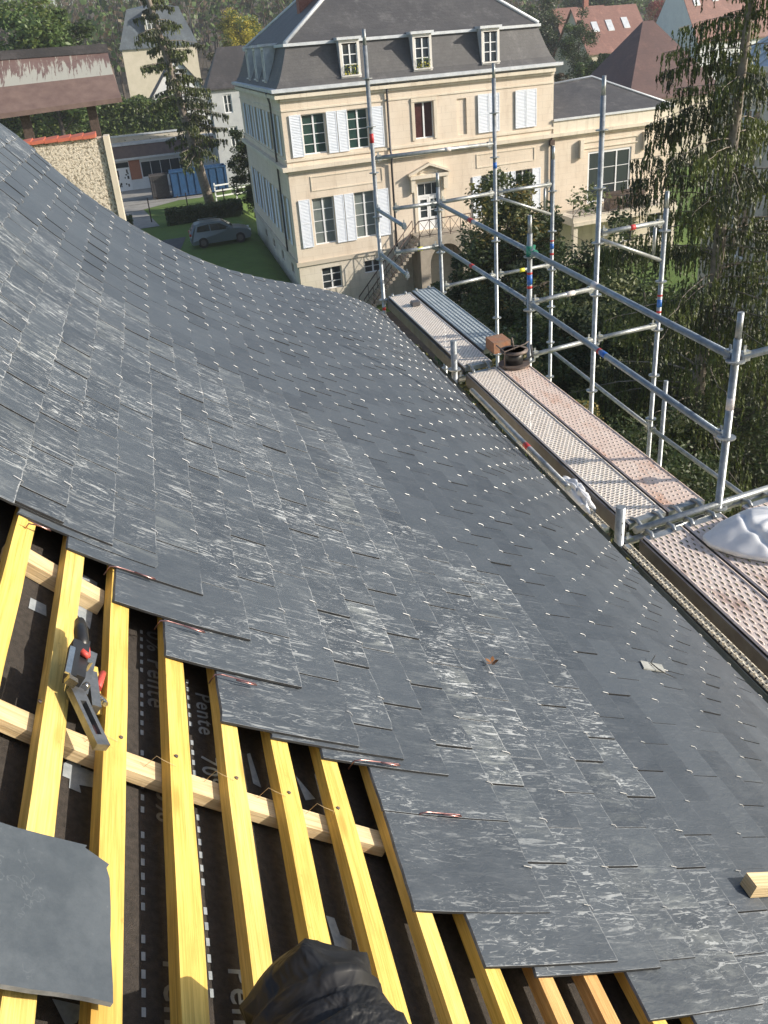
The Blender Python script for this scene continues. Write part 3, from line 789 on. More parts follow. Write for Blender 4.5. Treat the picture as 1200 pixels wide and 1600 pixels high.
tag(lf.build('dead_leaf', mat('dead_leaf_brown', (.28, .12, .04), (.2, .09, .03), 60, .8)), 'curled brown dead leaf lying on the middle of the slates', 'leaf')
# ---------------------------------------------------------------- slater's nail gun between the battens
tool = thing('nail_gun', 'dark metal nail gun with red grip resting in the gap between yellow battens', 'tool', onroof(130, 1080, .0))
O = onroof
t = MB()
t.bar(O(143, 1065, .012), O(160, 1168, .008), .024, .020, UP, 0)
mb = MB()
A_, B_ = O(117, 1078, .018), O(157, 1166, .020)
ax = (B_ - A_).normalized(); nz = (rp(-.2, 1.2, 1) - rp(-.2, 1.2, 0)).normalized(); sx_ = ax.cross(nz).normalized()
for o_, w_ in ((-.0085, .008), (.0085, .008)):
    mb.bar(A_ + sx_ * o_, B_ + sx_ * o_, w_ * .8, .012, nz, 0)
mb.bar(A_ - ax * .002, A_ + ax * .03, .0235, .0125, nz, 0)
mb.bar(B_ - ax * .018, B_ + ax * .003, .0235, .0125, nz, 0)
mb.build('magazine', M['darkmetal'], tool)
mb = MB(); mb.bar(A_ - nz * .006 + ax * .02, B_ - nz * .006 - ax * .02, .016, .004, nz, 0); mb.build('magazine_floor', M['black'], tool)
mb = MB(); mb.bar(O(152, 1150, .018), O(146, 1134, .018), .004, .004, nz); mb.build('nail_strip', M['copper'], tool)
mb = MB(); mb.bar(O(140, 1025, .010), O(122, 1085, .010), .020, .022, nz, 0); mb.bar(O(140, 1055, .004), O(147, 1110, .004), .016, .02, nz, 0); mb.build('housing', M['darkmetal'], tool)
mb = MB()
mb.bar(O(117, 1005, .045), O(108, 1062, .045), .014, .020, nz, 0); mb.bar(O(127, 1005, .030), O(119, 1066, .030), .020, .024, nz, 0)
mb.build('motor_head', M['black'], tool)
mb = MB(); mb.bar(O(113, 1009, .058), O(105, 1050, .058), .009, .003, nz, 0); mb.bar(O(104, 1058, .052), O(117, 1065, .050), .012, .012, nz, 0)
mb.build('shiny_fitting', M['chrome'], tool); mb = MB(); mb.disc(O(134, 1036, .03), .0075, .018, 12, 0, nz)
mb.tube([O(131, 1072, .026), O(136, 1070, .026)], .006, 8); mb.build('shiny_fitting', M['chrome'], tool)
mb = MB(); mb.tube([O(125, 973, .030), O(126, 985, .034), O(128, 1005, .034), O(131, 1020, .03)], [.009, .012, .012, .010], 12); mb.build('handle', M['black'], tool)
mb = MB(); mb.tube([O(134, 985, .030), O(136, 1010, .032), O(137, 1026, .034)], [.003, .004, .006], 8); mb.tube([O(127, 1019, .044), O(138, 1027, .044)], [.006, .0045], 8)
mb.tube([O(161, 1052, .0), O(153, 1076, .004)], [.006, .007], 8); mb.build('red_grip', M['rubber_red'], tool)
mb = MB()
for k in range(4): mb.tube([O(152 + k * 3, 1084 + k * 3, .002), O(155 + k * 3, 1092 + k * 3, .006)], .0045, 8)
mb.build('air_coupling', M['chrome'], tool)
mb = MB(); mb.bar(O(142, 1040, -.012), O(150, 1115, -.012), .026, .003, nz, 0); mb.build('yellow_label_plate', M['yellow_b'], tool)
# nail heads where the battens cross the counter batten
for i, (u, v) in enumerate([(60, 1098), (186, 1148), (281, 1185), (372, 1216), (458, 1240), (532, 1266), (107, 860)]):
    s_, d_ = locn(u, v, 0); nb = MB()
    for q in (0,):
        c_ = rp(s_ + R.uniform(-.005, .005), d_ + R.uniform(-.006, .006), .0); n_ = (rp(s_, d_, 1) - rp(s_, d_, 0)).normalized(); nb.tube([c_ - n_ * .002, c_ + n_ * .0009], .0034, 10)
    nb.build('nail_head', M['rust'], roofT)
# binding wires at the batten crossings
for i, (u, v) in enumerate([(175, 1150), (262, 1190), (355, 1212), (440, 1238), (515, 1262)]):
    mb = MB(); s_, d_ = loc(u, v)
    mb.tube([rp(s_ - .03, d_ + .01, -.03), rp(s_ - .022, d_ + .005, .0005), rp(s_ - .01, d_ - .002, .001), rp(s_ + .012, d_ - .008, .0005), rp(s_ + .014, d_ - .012, -.02)], .0004, 5)
    mb.build('binding_twine', M['pine'], roofT)
# ---------------------------------------------------------------- person's knee
def leg():
    K = Vector((0, 0, CZ)) + ray(490, 1574) * 1.14
    H = W(.10, .12, -.86); A2 = W(*(ob(K - UP * CZ) + Vector((.02, -.10, -.40))))
    A2 = Vector((K.x + .03, K.y - .12, K.z - .38))
    Ft = A2 + Vector((-.02, .16, -.03))
    ctrl = [H, H.lerp(K, .45), H.lerp(K, .82), K, K.lerp(A2, .16), K.lerp(A2, .5), A2, Ft]
    rr = [.102, .096, .084, .072, .066, .058, .05, .042]
    # catmull-rom
    P_, R_ = [], []
    for i in range(len(ctrl) - 1):
        p0 = ctrl[max(i - 1, 0)]; p1 = ctrl[i]; p2 = ctrl[i + 1]; p3 = ctrl[min(i + 2, len(ctrl) - 1)]
        for k in range(12):
            t_ = k / 12
            P_.append(.5 * ((2 * p1) + (p2 - p0) * t_ + (2 * p0 - 5 * p1 + 4 * p2 - p3) * t_ ** 2 + (3 * p1 - p0 - 3 * p2 + p3) * t_ ** 3))
            R_.append(rr[i] + (rr[i + 1] - rr[i]) * t_)
    P_.append(ctrl[-1]); R_.append(rr[-1])
    mb = MB(); mb.tube(P_, R_, 40)
    vs_ = []; n = 40
    for i in range(len(P_)):
        for k in range(n):
            v = Vector(mb.v[i * n + k]); dr = (v - P_[i]).normalized()
            q = v * 7.5; f = noise.noise(q) * .014 + (1 - abs(noise.noise(v * 11 + Vector((3, 1, 7))))) ** 5 * .012 - .006
            f += .006 * math.sin(v.dot(dr) * 0 + i * 1.7 + 2.5 * noise.noise(v * 9)) * (1 if 20 < i < 50 else .4)
            vs_.append(tuple(v + dr * f))
    mb.v = vs_
    o = mb.build('person', M['cloth']); return o
tag(leg(), 'knee and thigh of a person in creased black waterproof trousers kneeling on the battens', 'person')
# ---------------------------------------------------------------- scaffold
sc = thing('scaffold', 'galvanised steel scaffold with perforated deck planks and guardrails along the eave', 'scaffold', W(3.2, 7.2, -13.5))
ZD = -2.828
R_T = .02415
def part(name, m): 
    mb = MB(); mb._n = name; mb._m = m; return mb
def post(e, d, z0, z1, rings=True, r=R_T, spig=True):
    mb = MB(); mb.tube([W(e, d, z0), W(e, d, z1 - (.16 if spig else 0))], r, 14)
    if spig: mb.tube([W(e, d, z1 - .17), W(e, d, z1)], r * .80, 12)
    if rings:
        z = ZD - .02
        while z > z0 + .3: z -= .5
        while z < z1 - .1:
            c = W(e, d, z); mb.disc(c, .058, .009, 18)
            z += .5
    for zz in (z1 - .45, z1 - .9):
        pass
    return mb.build('post', M['galv'], sc)
P = {'0a': (2.5, 10.33), '1a': (3.27, 10.15), '1b': (3.245, 7.22), '1c': (3.22, 3.93), '2a': (4.10, 10.25), '2b': (4.03, 7.27), '3a': (4.95, 10.25), '3b': (4.83, 7.27), '2c': (4.03, 3.93), '3c': (4.8, 3.93)}
TOP = {'0a': .14, '1a': -1.42, '1b': -1.48, '1c': -1.55}
for k, (u, v) in {'2a': (778, 98), '2b': (945, 118), '3a': (865, 228), '3b': (1047, 298)}.items():
    e_, d_ = P[k]; r_ = ob(ray(u, v)); TOP[k] = r_.z * d_ / r_.y
TOP['2c'] = -.35; TOP['3c'] = -.9
for k, (e_, d_) in P.items():
    post(e_, d_, -13.4, TOP[k])
post(4.93, 7.17, -13.4, -3.4, rings=False, spig=False)
def tubeP(p0, p1, name='transom', m=None, r=R_T * .98, heads=True):
    mb = MB(); mb.tube([p0, p1], r, 12)
    if heads:
        t_ = (p1 - p0).normalized()
        for q, sg in ((p0, 1), (p1, -1)):
            mb.bar(q + t_ * sg * .015, q + t_ * sg * .07, .036, .062, UP)      # wedge head
            mb.bar(q + t_ * sg * .035 - UP * .05, q + t_ * sg * .035 + UP * .065, .006, .02, t_)
    return mb.build(name, m or M['galv'], sc)
def conn(k1, k2, z1, z2=None, name='transom', m=None, g0=.03, g1=.03):
    a = W(*P[k1], z1); b = W(*P[k2], z2 if z2 is not None else z1); t_ = (b - a).normalized()
    return tubeP(a + t_ * g0, b - t_ * g1, name, m)
conn('0a', '2a', -1.19)
a_ = W(2.68, 10.2, -1.76); tubeP(a_, W(*P['1a'], -1.76) - E * .03)
a_ = W(2.66, 10.2, -2.27); tubeP(a_, W(*P['1a'], -2.27) - E * .03)
conn('1a', '2a', -1.76); conn('2a', '3a', -1.76); conn('1a', '2a', -2.78); conn('2a', '3a', -2.78)
conn('1b', '2b', -2.28); conn('1b', '2b', -2.80); conn('2b', '3b', -2.80); conn('2b', '3b', -1.76)
conn('1c', '2c', -1.83); conn('1c', '2c', -2.86, name='transom'); conn('2c', '3c', -1.83)
conn('1a', '1b', -1.77, -1.80, 'guardrail', M['galv_blue']); conn('1b', '1c', -1.80, -1.83, 'guardrail', M['galv_blue'])
conn('1a', '1b', -2.27, -2.28, 'guardrail', M['galv_blue']); conn('1b', '1c', -2.28, -2.36, 'guardrail', M['galv_blue'])
zl = ob(ray(865, 545)); zl = zl.z * P['3a'][1] / zl.y
conn('3a', '3b', zl, zl, 'ledger'); conn('3b', '3c', zl, zl, 'ledger')
conn('2a', '2b', zl - .9, zl - .9, 'ledger')
# bracket braces between the outer rows
for k1, k2 in (('2a', '3a'), ('2b', '3b')):
    a_ = W(*P[k1], -1.82) + E * .03; b_ = W(*P[k2], -2.13) - E * .03
    tubeP(a_, b_, 'bracket_brace', M['galv'], R_T * .8, False)
    c_ = W(P[k2][0] - .12, P[k2][1], -1.80); tubeP(c_, c_ - UP * .26, 'bracket_brace', M['galv'], R_T * .7, False)
# cut short rails at the inner far post
for (u0, v0), (u1, v1) in (((592, 329), (633, 357)), ((600, 401), (638, 438))):
    r0 = ob(ray(u0, v0)); r1 = ob(ray(u1, v1)); t0 = 2.5 / r0.x; t1 = 2.5 / r1.x
    p0 = W(2.5, r0.y * t0, r0.z * t0); p1 = W(2.5, r1.y * t1, r0.z * t0)
    p0 = W(2.5, P['0a'][1] - .03, r0.z * t0)
    tubeP(p0, p1, 'guardrail', M['galv_blue'], R_T * .9)
# inner stub posts and tubes along the eave
for (e_, d_, zt) in ((2.43, 7.25, -2.50), (2.43, 3.93, -2.62)):
    mb = MB(); mb.tube([W(e_, d_, -13.4), W(e_, d_, zt - .0)], .030, 14)
    mb.disc(W(e_, d_, zt - .28), .062, .01, 18)
    for q in range(2): mb.disc(W(e_, d_, zt - .1 - q * .08) - D * .031, .006, .004, 8, 0, D)
    mb.build('post', M['galv'], sc)
    tubeP(W(e_ + .03, d_, ZD - .06), W(3.2, d_, ZD - .06), 'transom')
    tubeP(W(e_ - .22, d_, ZD - .07), W(e_ - .02, d_, ZD - .07), 'transom', None, R_T * .9, False)
tubeP(W(2.33, 9.4, -3.0), W(2.36, 7.35, -2.93), 'inner_tube', None, R_T * .8, False)
tubeP(W(2.30, 7.15, -3.02), W(2.30, 5.9, -3.02), 'inner_tube', None, R_T * .7, False)
p0 = at_d(735, 612, 6.55); p1 = at_d(945, 828, 4.15)
def at_e(u, v, e):
    r = ob(ray(u, v)); t_ = e / r.x; return Vector((e, r.y * t_, r.z * t_))
p0 = at_e(737, 610, 2.30); p1 = at_e(888, 763, 2.26)
tubeP(W(*p0), W(*p1), 'inner_tube', None, R_T * .9, False)
tm = p0.lerp(p1, .62); tm2 = p0.lerp(p1, .66)
mb = MB(); mb.tube([W(*tm), W(*tm2)], R_T * .93, 14); mb.build('colour_band', M['red'], sc)
# deck planks
def plank(e0, e1, d0, d1, z, m, hooks_=True, name='deck_plank', side=.055):
    top = MB(); w_ = e1 - e0; ee0, ee1 = e0 + .006, e1 - .006
    u_ = lambda e: ((e - e0) / w_ * .32 if w_ > .2 else e - e0 + .016)
    xs_ = [ee0, ee0 + .012, ee0 + .022, ee1 - .022, ee1 - .012, ee1]; hs = [0, .007, 0, 0, .007, 0]
    ny = max(1, int((d1 - d0) / .5))
    for i in range(5):
        for j in range(ny):
            y0 = d0 + (d1 - d0) * j / ny; y1 = d0 + (d1 - d0) * (j + 1) / ny
            top.face([W(xs_[i], y0, z + hs[i]), W(xs_[i + 1], y0, z + hs[i + 1]), W(xs_[i + 1], y1, z + hs[i + 1]), W(xs_[i], y1, z + hs[i])], 0,
                     [(u_(xs_[i]), y0), (u_(xs_[i + 1]), y0), (u_(xs_[i + 1]), y1), (u_(xs_[i]), y1)])
    for x in (ee0, ee1):
        xx = x + (.004 if x == ee0 else -.004)
        top.hexa([W(min(x, xx), d0, z - side), W(max(x, xx), d0, z - side), W(max(x, xx), d1, z - side), W(min(x, xx), d1, z - side),
                  W(min(x, xx), d0, z - .001), W(max(x, xx), d0, z - .001), W(max(x, xx), d1, z - .001), W(min(x, xx), d1, z - .001)], 1)
    for y in (d0, d1):
        y2 = y + (.05 if y == d0 else -.05)
        top.hexa([W(ee0 + .005, min(y, y2), z - .04), W(ee1 - .005, min(y, y2), z - .04), W(ee1 - .005, max(y, y2), z - .04), W(ee0 + .005, max(y, y2), z - .04),
                  W(ee0 + .005, min(y, y2), z + .0035), W(ee1 - .005, min(y, y2), z + .0035), W(ee1 - .005, max(y, y2), z + .0035), W(ee0 + .005, max(y, y2), z + .0035)], 2)
    o = top.build(name, [m, M['galv_dark'], M['white_tape'] if False else M['galv']], sc)
    if hooks_:
        for y, sg in ((d0, -1), (d1, 1)):
            for x in (e0 + .07, e1 - .07):
                h = MB()
                h.tube([W(x - .02, y - sg * .05, z + .008), W(x, y, z + .012), W(x, y + sg * .05, z - .002), W(x, y + sg * .075, z - .03)], [.012, .014, .016, .012], 8)
                h.build('claw', M['galv'], o)
    return o
plank(2.55, 2.87, 7.30, 10.28, ZD + .02, M['deck_cream'])
plank(2.88, 3.20, 7.62, 10.28, ZD + .035, M['deck_blue'])
plank(2.55, 2.86, 4.02, 7.20, ZD, M['deck_cream'])
plank(2.865, 3.18, 4.02, 7.20, ZD, M['deck_pink'])
plank(2.55, 2.86, .75, 3.84, ZD, M['deck_slot'])
plank(2.865, 3.18, .75, 3.84, ZD, M['deck_slot'])
plank(3.34, 3.66, .75, 3.84, ZD, M['deck_slot']); plank(3.67, 3.99, .75, 3.84, ZD, M['deck_slot'])
tb = MB(); tb.tube([W(2.55, 3.93, ZD + .005), W(4.0, 3.93, ZD + .005)], R_T, 12); tb.build('transom', M['galv'], sc)
# dark strips added as the gap's shade, narrow lower plank and beam in the gap beside the eave
plank(2.395, 2.468, .75, 3.84, ZD - .012, M['deck_gap'], False, 'gap_plank', .10)
plank(2.385, 2.462, 4.1, 5.6, ZD - .03, M['deck_gap'], False, 'gap_plank', .08)
for d0, d1 in ((.75, 3.84), (4.02, 7.20), (7.3, 10.28)):
    mb = MB(); mb.box(W, 2.532, 2.545, d0, d1, ZD - .118, ZD - .004); mb.build('gap_shade_strip', M['galv_dark'], sc)
for d0, d1, zb in ((.75, 3.86, ZD - .02), (4.1, 5.6, ZD - .04)):
    mb = MB(); mb.box(W, (2.378 if d0 < 1 else 2.366), (2.394 if d0 < 1 else 2.384), d0, d1, zb - .16, zb); mb.build('beam', M['beam_grey'], sc)
# coloured stickers and tape bands
def band(k, v, m, h=.03, seg=None):
    e_, d_ = P[k]; best = None
    for i in range(400):
        z = 0.2 - i * .01; c = M3.transposed() @ (W(e_, d_, z) - UP * CZ); vv = 800 - FOC * c.y / -c.z
        if best is None or abs(vv - v) < best[0]: best = (abs(vv - v), z)
    z = best[1]; mb = MB(); mb.tube([W(e_, d_, z - h / 2), W(e_, d_, z + h / 2)], R_T * 1.03, 14); mb.build('colour_band', M[m], sc)
band('0a', 216, 'red', .10); band('0a', 482, 'red', .04)
band('1b', 437, 'blue', .09); band('1b', 427, 'red', .02); band('1b', 449, 'red', .025)
band('3a', 385, 'blue', .07); band('3a', 376, 'red', .02); band('3a', 396, 'red', .03)
band('3b', 474, 'blue', .08); band('3b', 462, 'red', .02); band('3b', 487, 'red', .025)
band('2a', 258, 'blue', .07); band('1c', 630, 'white_tape', .08)
def rband(a, b, f, L, m, r=R_T * 1.02):
    t_ = (b - a).normalized(); c = a.lerp(b, f); mb = MB(); mb.tube([c - t_ * L / 2, c + t_ * L / 2], r, 14); mb.build('colour_band', M[m], sc)
rband(W(*P['1a'], -1.77), W(*P['1b'], -1.80), .42, .12, 'red'); rband(W(*P['1a'], -1.77), W(*P['1b'], -1.80), .47, .10, 'white_tape')
rband(W(*P['1a'], -2.27), W(*P['1b'], -2.28), .42, .10, 'red'); rband(W(*P['1b'], -1.80), W(*P['1c'], -1.83), .42, .09, 'white_tape')
rband(W(*P['1b'], -2.28), W(*P['1c'], -2.36), .48, .08, 'blue'); rband(W(*P['1b'], -2.28), W(*P['1c'], -2.36), .455, .03, 'red')
rband(W(2.66, 10.2, -2.27), W(*P['1a'], -2.27), .55, .07, 'yellow_tape'); rband(W(*P['2a'], -2.78), W(*P['3a'], -2.78), .45, .08, 'yellow_tape')
rband(W(*P['0a'], -1.19), W(*P['2a'], -1.19), .6, .08, 'white_tape'); rband(W(*P['1b'], -2.28), W(*P['2b'], -2.28), .6, .1, 'white_tape')
rband(W(*P['2b'], -1.76), W(*P['3b'], -1.76), .5, .06, 'red')
mb = MB(); c = W(*P['1b'], -1.80)
mb.tube([c - UP * .05, c + UP * .05], .034, 12); mb.tube([c - D * .12 + E * .01, c - D * .02], .031, 12); mb.bar(c + E * .03 - UP * .06, c + E * .05 + UP * .05, .02, .02)
mb.build('clamp', M['green_clamp'], sc)
# ---- things on the deck
bk = MB(); Fb = lambda a, b, c: W(2.93 + a, 7.42 + b, ZD + .045 + c)
bk.box(Fb, 0, .19, 0, .24, 0, .11)
tag(bk.build('terracotta_block', [M['brick']]), 'terracotta block standing on the deck beside the black pulley wheel', 'block')
pu = thing('pulley_wheel', 'black flanged pulley wheel with a bent rod lying on the deck by the post', 'pulley', W(3.06, 7.18, ZD + .012))
c = W(3.03, 7.12, ZD + .012)
mb = MB(); mb.disc(c + UP * .008, .15, .014, 28); mb.build('flange', M['rust'], pu)
mb = MB(); mb.tube([c + UP * .015, c + UP * .13], [.085, .08], 24); mb.build('drum', M['black'], pu)
mb = MB(); mb.tube([c + UP * .13, c + UP * .15, c + UP * .15, c + UP * .125], [.13, .135, .10, .09], 28, 0, False); mb.disc(c + UP * .135, .10, .006, 24); mb.build('flange', M['rust'], pu)
mb = MB()
mb.tube([c - E * .13 - D * .06 + UP * .0, c - E * .13 - D * .06 + UP * .17, c + E * .12 + UP * .18, c + E * .16 + UP * .20], .007, 8)
mb.tube([c - E * .13 - D * .06 + UP * .17, c - E * .13 + D * .16 + UP * .17], .006, 8)
mb.build('frame', M['rust'], pu)
mb = MB(); mb.tube([c + E * .0 + UP * .13, c - E * .01 + UP * .20, c - E * .025 + UP * .27], .009, 8); mb.build('rod', M['rust'], pu)
mb = MB(); mb.tube([c + E * .19 + UP * .16, c + E * .20 + UP * .05, c + E * .16 + UP * .02, c + E * .08 + UP * .03], .009, 8); mb.build('handle', M['black'], pu)
sm_ = MB(); sm_.tube([W(2.72, 9.75, ZD + .03), W(2.76, 9.70, ZD + .05)], [.03, .035], 8); sm_.box(lambda a, b, c: W(2.70 + a, 9.62 + b, ZD + .025 + c), 0, .10, 0, .10, 0, .05)
tag(sm_.build('grey_scrap', M['galv_dark']), 'small dark scrap lying on the far end of the cream deck plank', 'scrap')
def bag(name, c0, outline, H, peak, seed, label):
    """slack plastic bag: outline (e, d) polygon on the deck, tented up to a peak with taut radial folds"""
    n, m_ = 120, 30; mb = MB(); pts = []; F_ = []
    cx_, cy_ = peak; A_ = []
    def rad_(th):
        dx, dy = math.cos(th), math.sin(th); best = None
        for (x0, y0), (x1, y1) in zip(outline, outline[1:] + outline[:1]):
            ex, ey = x1 - x0, y1 - y0; den = dx * ey - dy * ex
            if abs(den) < 1e-9: continue
            t = ((x0 - cx_) * ey - (y0 - cy_) * ex) / den; u = ((x0 - cx_) * dy - (y0 - cy_) * dx) / den
            if t > 0 and -1e-6 <= u <= 1 + 1e-6: best = t if best is None else min(best, t)
        return best or .1
    rs = [rad_(2 * math.pi * k / n + .003) for k in range(n)]
    rs = [(rs[k - 1] + 2 * rs[k] + rs[(k + 1) % n]) / 4 for k in range(n)]
    for i in range(m_ + 1):
        f = i / m_
        for k in range(n):
            th = 2 * math.pi * k / n + .003; r = rs[k] * min(1, f * 1.12) * (1 - .04 * max(0, f - .9) * 10)
            fold = noise.noise(Vector((math.cos(th) * 3.2, math.sin(th) * 3.2, seed)))
            px_, py_ = r * math.cos(th), r * math.sin(th)
            crease = max(0, 1 - abs(noise.noise(Vector((px_ * 4.5, py_ * 3.2, seed + 5)))) * 8) + .6 * max(0, 1 - abs(noise.noise(Vector((px_ * 3 + py_ * 6, py_ * 2, seed + 9)))) * 7)
            fold = fold * .35 + .5 * noise.noise(Vector((px_ * 3, py_ * 3, seed + 2)))
            h = H * (1 - f ** 1.25) * (1 + .30 * fold * min(1, f * 3)) + H * .20 * math.sin(math.pi * f) * (1 + fold) - H * .16 * crease * math.sin(math.pi * f)
            h += .006 * noise.noise(Vector((r * math.cos(th) * 14, r * math.sin(th) * 14, seed)))
            if f > .9: h = min(h, H * .10) * (1 - f) * 10 if f < 1 else 0
            pts.append(W(cx_ + r * math.cos(th), cy_ + r * math.sin(th), c0 + .004 + max(0, h)))
    for i in range(m_):
        for k in range(n):
            k2 = (k + 1) % n; F_.append((i * n + k, (i + 1) * n + k, (i + 1) * n + k2, i * n + k2))
    F_.append(tuple(m_ * n + k for k in range(n)))
    mb.idx(pts, F_, 0, True)
    return tag(mb.build(name, M['bag']), label, 'bag')
def dk(u, v, z=ZD): q = at_z(u, v, z); return (q.x, q.y)
bag('rubble_bag', ZD, [dk(1094, 846), dk(1105, 858), dk(1150, 873), dk(1210, 884), dk(1290, 880), dk(1330, 830), dk(1270, 800), dk(1175, 805), dk(1130, 820)], .17, dk(1218, 838), 3.3, 'large white plastic bag slumped over the slotted deck planks at right')
def bag2():
    rr = random.Random(5); n, m_ = 40, 26; mb = MB(); pts = []
    for i in range(m_ + 1):
        ph = math.pi * i / m_
        for k in range(n):
            th = 2 * math.pi * k / n; v = Vector((math.sin(ph) * math.cos(th), math.sin(ph) * math.sin(th), math.cos(ph)))
            f = 1 + .25 * noise.noise(v * 1.8) - .25 * max(0, 1 - abs(noise.noise(v * 2.2 + Vector((4, 4, 4)))) * 8)
            pts.append(W(2.44 + v.x * .075 * f, 4.60 + v.y * .27 * f, ZD - .045 + v.z * .10 * f))
    mb.idx(pts, [(i * n + k, (i + 1) * n + k, (i + 1) * n + (k + 1) % n, i * n + (k + 1) % n) for i in range(m_) for k in range(n)], 0, True)
    return mb.build('plastic_bag', M['bag'])
tag(bag2(), 'small crumpled white bag tucked between the slate eave and the deck', 'bag')
# ---------------------------------------------------------------- ground
GZ = -11.5
def sstep(a, b, x):
    t = max(0, min(1, (x - a) / (b - a))); return t * t * (3 - 2 * t)
def gh(e, d):
    z = GZ
    low = sstep(5.4, 8.5, e) * (1 - sstep(70, 90, d)) + (1 - sstep(30, 45, d)) * (1 - sstep(5.4, 8.5, e))
    if d < 90: z -= 2.0 * min(1, low)
    if d > 150: z += min(60, (d - 150) * .16)
    return z
gm = MB()
es = [-200, -150, -100, -70, -50, -40, -30, -20, -15, -10, -5, 0, 2, 4, 5, 5.5, 6, 6.5, 7, 7.5, 8, 8.5, 10, 15, 20, 30, 40, 55, 75, 100, 150, 250, 330]
dsv = [-60, -30, 0, 10, 20, 28, 32, 36, 40, 44, 48, 55, 62, 70, 74, 78, 82, 86, 90, 100, 110, 120, 135, 150, 165, 180, 200, 240, 300, 325]
idx = {}; vs_ = []
for i, e_ in enumerate(es):
    for j, d_ in enumerate(dsv):
        idx[i, j] = len(vs_); vs_.append(W(e_, d_, gh(e_, d_)))
gm.idx(vs_, [(idx[i, j], idx[i + 1, j], idx[i + 1, j + 1], idx[i, j + 1]) for i in range(len(es) - 1) for j in range(len(dsv) - 1)], 0, True)
for k, f in enumerate(gm.f):
    if gm.v[f[0]][1] > 150: gm.m[k] = 1
tag(gm.build('ground', [M['grass'], M['forest_floor']]), kind='structure')
def gsheet(name, e0, e1, d0, d1, m, dz, n=14):
    mb = MB(); P_ = [[W(e0 + (e1 - e0) * i / n, d0 + (d1 - d0) * j / n, gh(e0 + (e1 - e0) * i / n, d0 + (d1 - d0) * j / n) + dz) for j in range(n + 1)] for i in range(n + 1)]
    for i in range(n):
        for j in range(n): mb.face([P_[i][j], P_[i + 1][j], P_[i + 1][j + 1], P_[i][j + 1]])
    return tag(mb.build(name, m), kind='structure')
def sheet(name, poly, m, dz, kind='structure'):
    mb = MB(); mb.face([W(e_, d_, gh(e_, d_) + dz) for e_, d_ in poly]); return tag(mb.build(name, m), kind=kind)
sheet('parking_area', [(-8, 60.5), (.2, 60.5), (1.2, 68), (-8, 68)], M['asphalt'], .02)
gsheet('shade_dark_earth', 8.6, 22, 0, 46.0, M['shade_dark_earth'], .08)  # brown earth, its dark colour also standing for shade on the ground
sheet('courtyard', [(-30, 84.5), (-2, 84.5), (1.5, 87.6), (7, 87.2), (7, 99.5), (-30, 99.5)], M['paving'], .02)
sheet('garden_path', [(-2.3, 74.5), (-.6, 74.5), (-1.8, 84.4), (-4.4, 84.4)], M['paving'], .024)
# ---------------------------------------------------------------- generic building tools
def frame(e0, d0, z0, ax, ay):
    o = W(e0, d0, z0)
    return lambda a, b, c: o + ax * a + ay * b + UP * c
def wall_with_holes(mb, F, a0, a1, h0, h1, holes, depth=.25, m=0, b=0.0):
    A = sorted({a0, a1, *[h[0] for h in holes], *[h[1] for h in holes]}); H = sorted({h0, h1, *[h[2] for h in holes], *[h[3] for h in holes]})
    for i in range(len(A) - 1):
        for j in range(len(H) - 1):
            ca, ch = (A[i] + A[i + 1]) / 2, (H[j] + H[j + 1]) / 2
            if any(h[0] < ca < h[1] and h[2] < ch < h[3] for h in holes): continue
            mb.face([F(A[i], b, H[j]), F(A[i + 1], b, H[j]), F(A[i + 1], b, H[j + 1]), F(A[i], b, H[j + 1])], m)
    for (x0, x1, y0, y1) in holes:
        mb.face([F(x0, b, y0), F(x0, b, y1), F(x0, b - depth, y1), F(x0, b - depth, y0)], m)
        mb.face([F(x1, b, y0), F(x1, b - depth, y0), F(x1, b - depth, y1), F(x1, b, y1)], m)
        mb.face([F(x0, b, y0), F(x0, b - depth, y0), F(x1, b - depth, y0), F(x1, b, y0)], m)
        mb.face([F(x0, b, y1), F(x1, b, y1), F(x1, b - depth, y1), F(x0, b - depth, y1)], m)
def window(par, F, x0, x1, y0, y1, b=-.22, cols=2, rows=4, glass='glass', fr=.06, label=None, name='window', m='white'):
    mb = MB()
    mb.box(F, x0, x0 + fr, b, b + .05, y0, y1); mb.box(F, x1 - fr, x1, b, b + .05, y0, y1)
    mb.box(F, x0 + fr, x1 - fr, b, b + .05, y0, y0 + fr); mb.box(F, x0 + fr, x1 - fr, b, b + .05, y1 - fr, y1)
    for i in range(1, cols):
        x = x0 + (x1 - x0) * i / cols; w_ = .045 if i * 2 == cols else .022
        mb.box(F, x - w_, x + w_, b + .002, b + .052, y0 + fr, y1 - fr)
    for j in range(1, rows):
        y = y0 + (y1 - y0) * j / rows; mb.box(F, x0 + fr, x1 - fr, b + .004, b + .040, y - .016, y + .016)
    o = mb.build(name, M[m], par)
    g = MB(); g.face([F(x0, b + .012, y0), F(x1, b + .012, y0), F(x1, b + .012, y1), F(x0, b + .012, y1)]); g.build('pane', M[glass], o)
    if label: o['label'] = label
    return o
